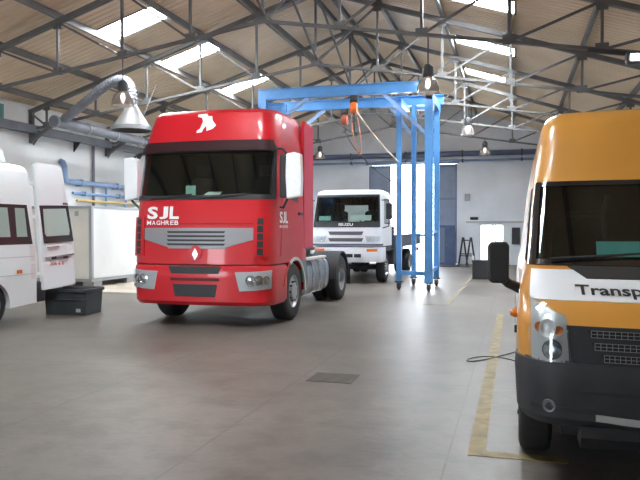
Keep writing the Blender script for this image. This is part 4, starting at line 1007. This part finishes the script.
for (x0, x1, y0, y1) in ((-a - .02, a + .02, -b - .02, -b + .015), (-a - .02, a + .02, b - .015, b + .02), (-a - .02, -a + .015, -b, b), (a - .015, a + .02, -b, b)): m.box(x0, x1, y0, y1, hh - .05, hh + .01)
m.box(-a, a, -b * .97 - .012, -b * .93, .27, .29); m.build('rim', BIN, t, 0, bevel=.006)
m = MB(); m.box(.22, .3, -b * .95 - .012, -b * .9, .06, .12); m.build('label_plate', mat('pale_tag', (.45, .47, .48), .6), t, 0)
# white insulated box body on blocks
t = thing('box_body', 'white insulated truck box body resting on blocks by the white wall', 'truck body', (-10.8, 16.2, 0))
z0, z1, L_, W2 = .20, 2.17, 6.0, 2.05
m = MB(); m.box(-.03, 0, .06, L_, z0, z1); m.build('side_panel', PANELM, t, 0)
m = MB(); m.box(-W2, -.06, 0, .03, z0, z1); m.build('end_panel', PANELE, t, 0)
m = MB(); m.box(-W2, -W2 + .03, .03, L_, z0, z1); m.box(-W2, 0, L_ - .03, L_, z0, z1); m.box(-W2, 0, 0, L_, z1 - .04, z1); m.box(-W2, 0, 0, L_, z0, z0 + .06); m.build('shell', PANELM, t, 0)
m = MB(); m.box(-.07, .015, -.015, .08, z0 - .03, z1 + .02); m.build('corner_post', FRAMEG, t, 0)
m = MB(); m.box(-.04, .018, 0, L_, z1 - .05, z1 + .02); m.box(-W2, 0, -.018, .03, z1 - .05, z1 + .02); m.build('top_rail', FRAMEG, t, 0)
m = MB(); m.box(-.04, .018, 0, L_, z0 - .03, z0 + .05); m.box(-W2, 0, -.018, .03, z0 - .03, z0 + .05); m.build('bottom_rail', FRAMEG, t, 0)
m = MB(); m.box(-.5, -.38, -.008, .002, z1 - .25, z1 - .12); m.build('sticker', mat('grey_sticker', (.32, .32, .33), .6), t, 0)
for k, (x, y, nm) in enumerate(((-.2, .35, 'at its near corner'), (-.2, 2.0, 'second along its long side'), (-.2, 4.2, 'third along its long side'), (-1.8, .35, 'under its wall side'))):
    m = MB(); m.box(-10.8 + x - .17, -10.8 + x + .17, 16.2 + y - .2, 16.2 + y + .2, 0, .17)
    tag(m.build('concrete_block', BLOCK, smooth=0, bevel=.01), f'grey concrete block under the white box body, {nm}', 'block', 'blocks under the box body')
m = MB(); m.box(XL + .01, -8.9, 15.3, 22.0, 0, .012)  # thin slab, paler and more tan than the floor around it
struct(m.build('pale_floor_slab', TANSLAB, smooth=0, bevel=.005), 'pale tan floor slab around the white box body', 'floor')
m = MB(); m.box(-10.2, -9.6, 17.6, 17.9, .012, .16); m.box(-10.1, -9.7, 17.65, 17.85, .16, .22)
tag(m.build('offcut_stack', BLOCK, smooth=0, bevel=.01), 'low grey offcut lying in front of the white box body', 'offcut')
# black crate by the far bay
t = thing('black_crate', 'black plastic crate on the floor before the glazed door', 'crate', (-1.02, 22.6, 0))
m = MB(); m.box(-.28, .28, -.2, .2, 0, .56); m.build('crate_body', CRATE, t, 0, bevel=.015)
m = MB(); m.box(-.30, .30, -.22, .22, .54, .59); m.build('lid', CRATE, t, 0, bevel=.01)
m = MB(); m.box(-.29, -.22, -.205, -.1, .59, .72); m.build('paper_tag', PAPER, t, 0)
# cabinet by the gate
t = thing('blue_cabinet', 'dark blue metal cabinet standing by the far gate leaf', 'cabinet', (-2.93, 30.9, 0))
m = MB(); m.box(-.42, .42, -.28, .28, 0, 1.72); m.build('carcass', CABM, t, 0, bevel=.012)
for x in (-.2, .2):
    m = MB(); m.box(x - .18, x + .18, -.295, -.278, .1, 1.62); dd = m.build('cabinet_door', CABD if x < 0 else CABM, t, 0)
    m = MB(); m.box(x - .02 * (1 if x > 0 else -1) - .12 * (1 if x > 0 else -1) - .012, x - .12 * (1 if x > 0 else -1) + .012, -.32, -.295, .8, .95); m.build('handle', CHROME, dd, 0)
# trestle
t = thing('trestle', 'dark folding A-frame trestle near the far wall', 'trestle', (-1.98, 30.3, 0))
for x in (-.16, .16):
    m = MB()
    for sg in (-1, 1): m.bar((x + sg * .2, -.18 * sg, 0.0), (x + sg * .015, 0, 1.2), .05)
    m.bar((x - .13, .1, .42), (x + .13, -.1, .42), .035); m.build('a_frame', WOODK, t, 0)
m = MB(); m.bar((-.22, 0, 1.08), (.22, 0, 1.08), .05); m.bar((-.3, -.05, .5), (.3, -.05, .5), .04); m.build('cross_bar', WOODK, t, 0)
# yellow lines, drain, cables
m = MB(); m.box(-.32, -.20, 5.0, 13.5, 0, .004); m.box(-.20, .35, 5.0, 5.12, 0, .004)
tag(m.build('bay_marking', YLINE, smooth=0), 'worn yellow bay line on the floor beside the orange van', 'floor marking')
m = MB(); m.box(-1.42, -1.32, 14.6, 27, 0, .004); m.box(-1.85, -1.42, 14.6, 14.72, 0, .004)
tag(m.build('bay_marking', mat('faint_yellow_line', (.21, .18, .125), .7, var=.3, vscale=6), smooth=0), 'faint yellow bay line on the floor past the gantry feet', 'floor marking')
t = thing('drain_cover', 'dark iron drain cover set in the concrete floor', 'drain cover', (-1.86, 7.2, 0))
m = MB(); m.box(-.24, .24, -.22, .22, 0, .006); m.build('frame', mat('drain_iron', (.085, .075, .068), .7, var=.3, vscale=9), t, 0)
m = MB()
for k in range(7): m.box(-.2, .2, -.18 + k * .055, -.155 + k * .055, .006, .011)
m.build('grating', mat('drain_bars', (.11, .095, .085), .6), t, 0)
rope('floor_cable', [(.05, 8.6, .008), (-.5, 9.6, .008), (-.9, 8.0, .008), (-.5, 8.0, .008), (-.1, 9.2, .008), (.3, 9.9, .008)], .0065, ROPEK, 'thin dark cable lying in a loop beside the orange van', 'cable')
rope('floor_hose', [(-3.2, 29.6, .02), (-2.6, 28.6, .02), (-2.0, 30, .02), (-2.4, 29.2, .02), (-1.8, 29.0, .02)], .03, ROPEK, 'dark hose heaped on the floor by the far gate', 'hose')

# ------------------------------------------------------------------ light
W = bpy.data.worlds.new('sky'); S.world = W; W.use_nodes = True
bg = W.node_tree.nodes['Background']; bg.inputs['Color'].default_value = (.86, .93, 1.0, 1); bg.inputs['Strength'].default_value = 12.0
def portal(name, loc, rot, sx, sy):
    l = bpy.data.lights.new(name, 'AREA'); l.shape = 'RECTANGLE'; l.size = sx; l.size_y = sy; l.cycles.is_portal = True
    o = bpy.data.objects.new(name, l); COL.objects.link(o); o.location = loc; o.rotation_euler = rot
portal('front_gate_daylight', ((FX0 + FX1) / 2, YF - .3, FZ / 2), (PI / 2, 0, 0), FX1 - FX0, FZ)
portal('far_gate_daylight', ((GX0 + GX1) / 2, YE + .3, GZ / 2), (-PI / 2, 0, 0), GX1 - GX0, GZ)

# ------------------------------------------------------------------ camera
cam = bpy.data.cameras.new('camera'); cam.sensor_width = 36; cam.lens = 700 / 640 * 36
co = bpy.data.objects.new('camera', cam); COL.objects.link(co)
co.location = (0, 0, 1.6); co.rotation_euler = (PI / 2 - math.atan(12 / 700), 0, math.radians(15.6))
S.camera = co
S.view_settings.view_transform = 'Standard'; S.view_settings.look = 'None'; S.view_settings.gamma = 1; S.view_settings.use_curve_mapping = False
S.view_settings.exposure = 0.75
S.cycles.max_bounces = 8; S.cycles.diffuse_bounces = 5; S.cycles.transparent_max_bounces = 16; S.cycles.sample_clamp_indirect = 6
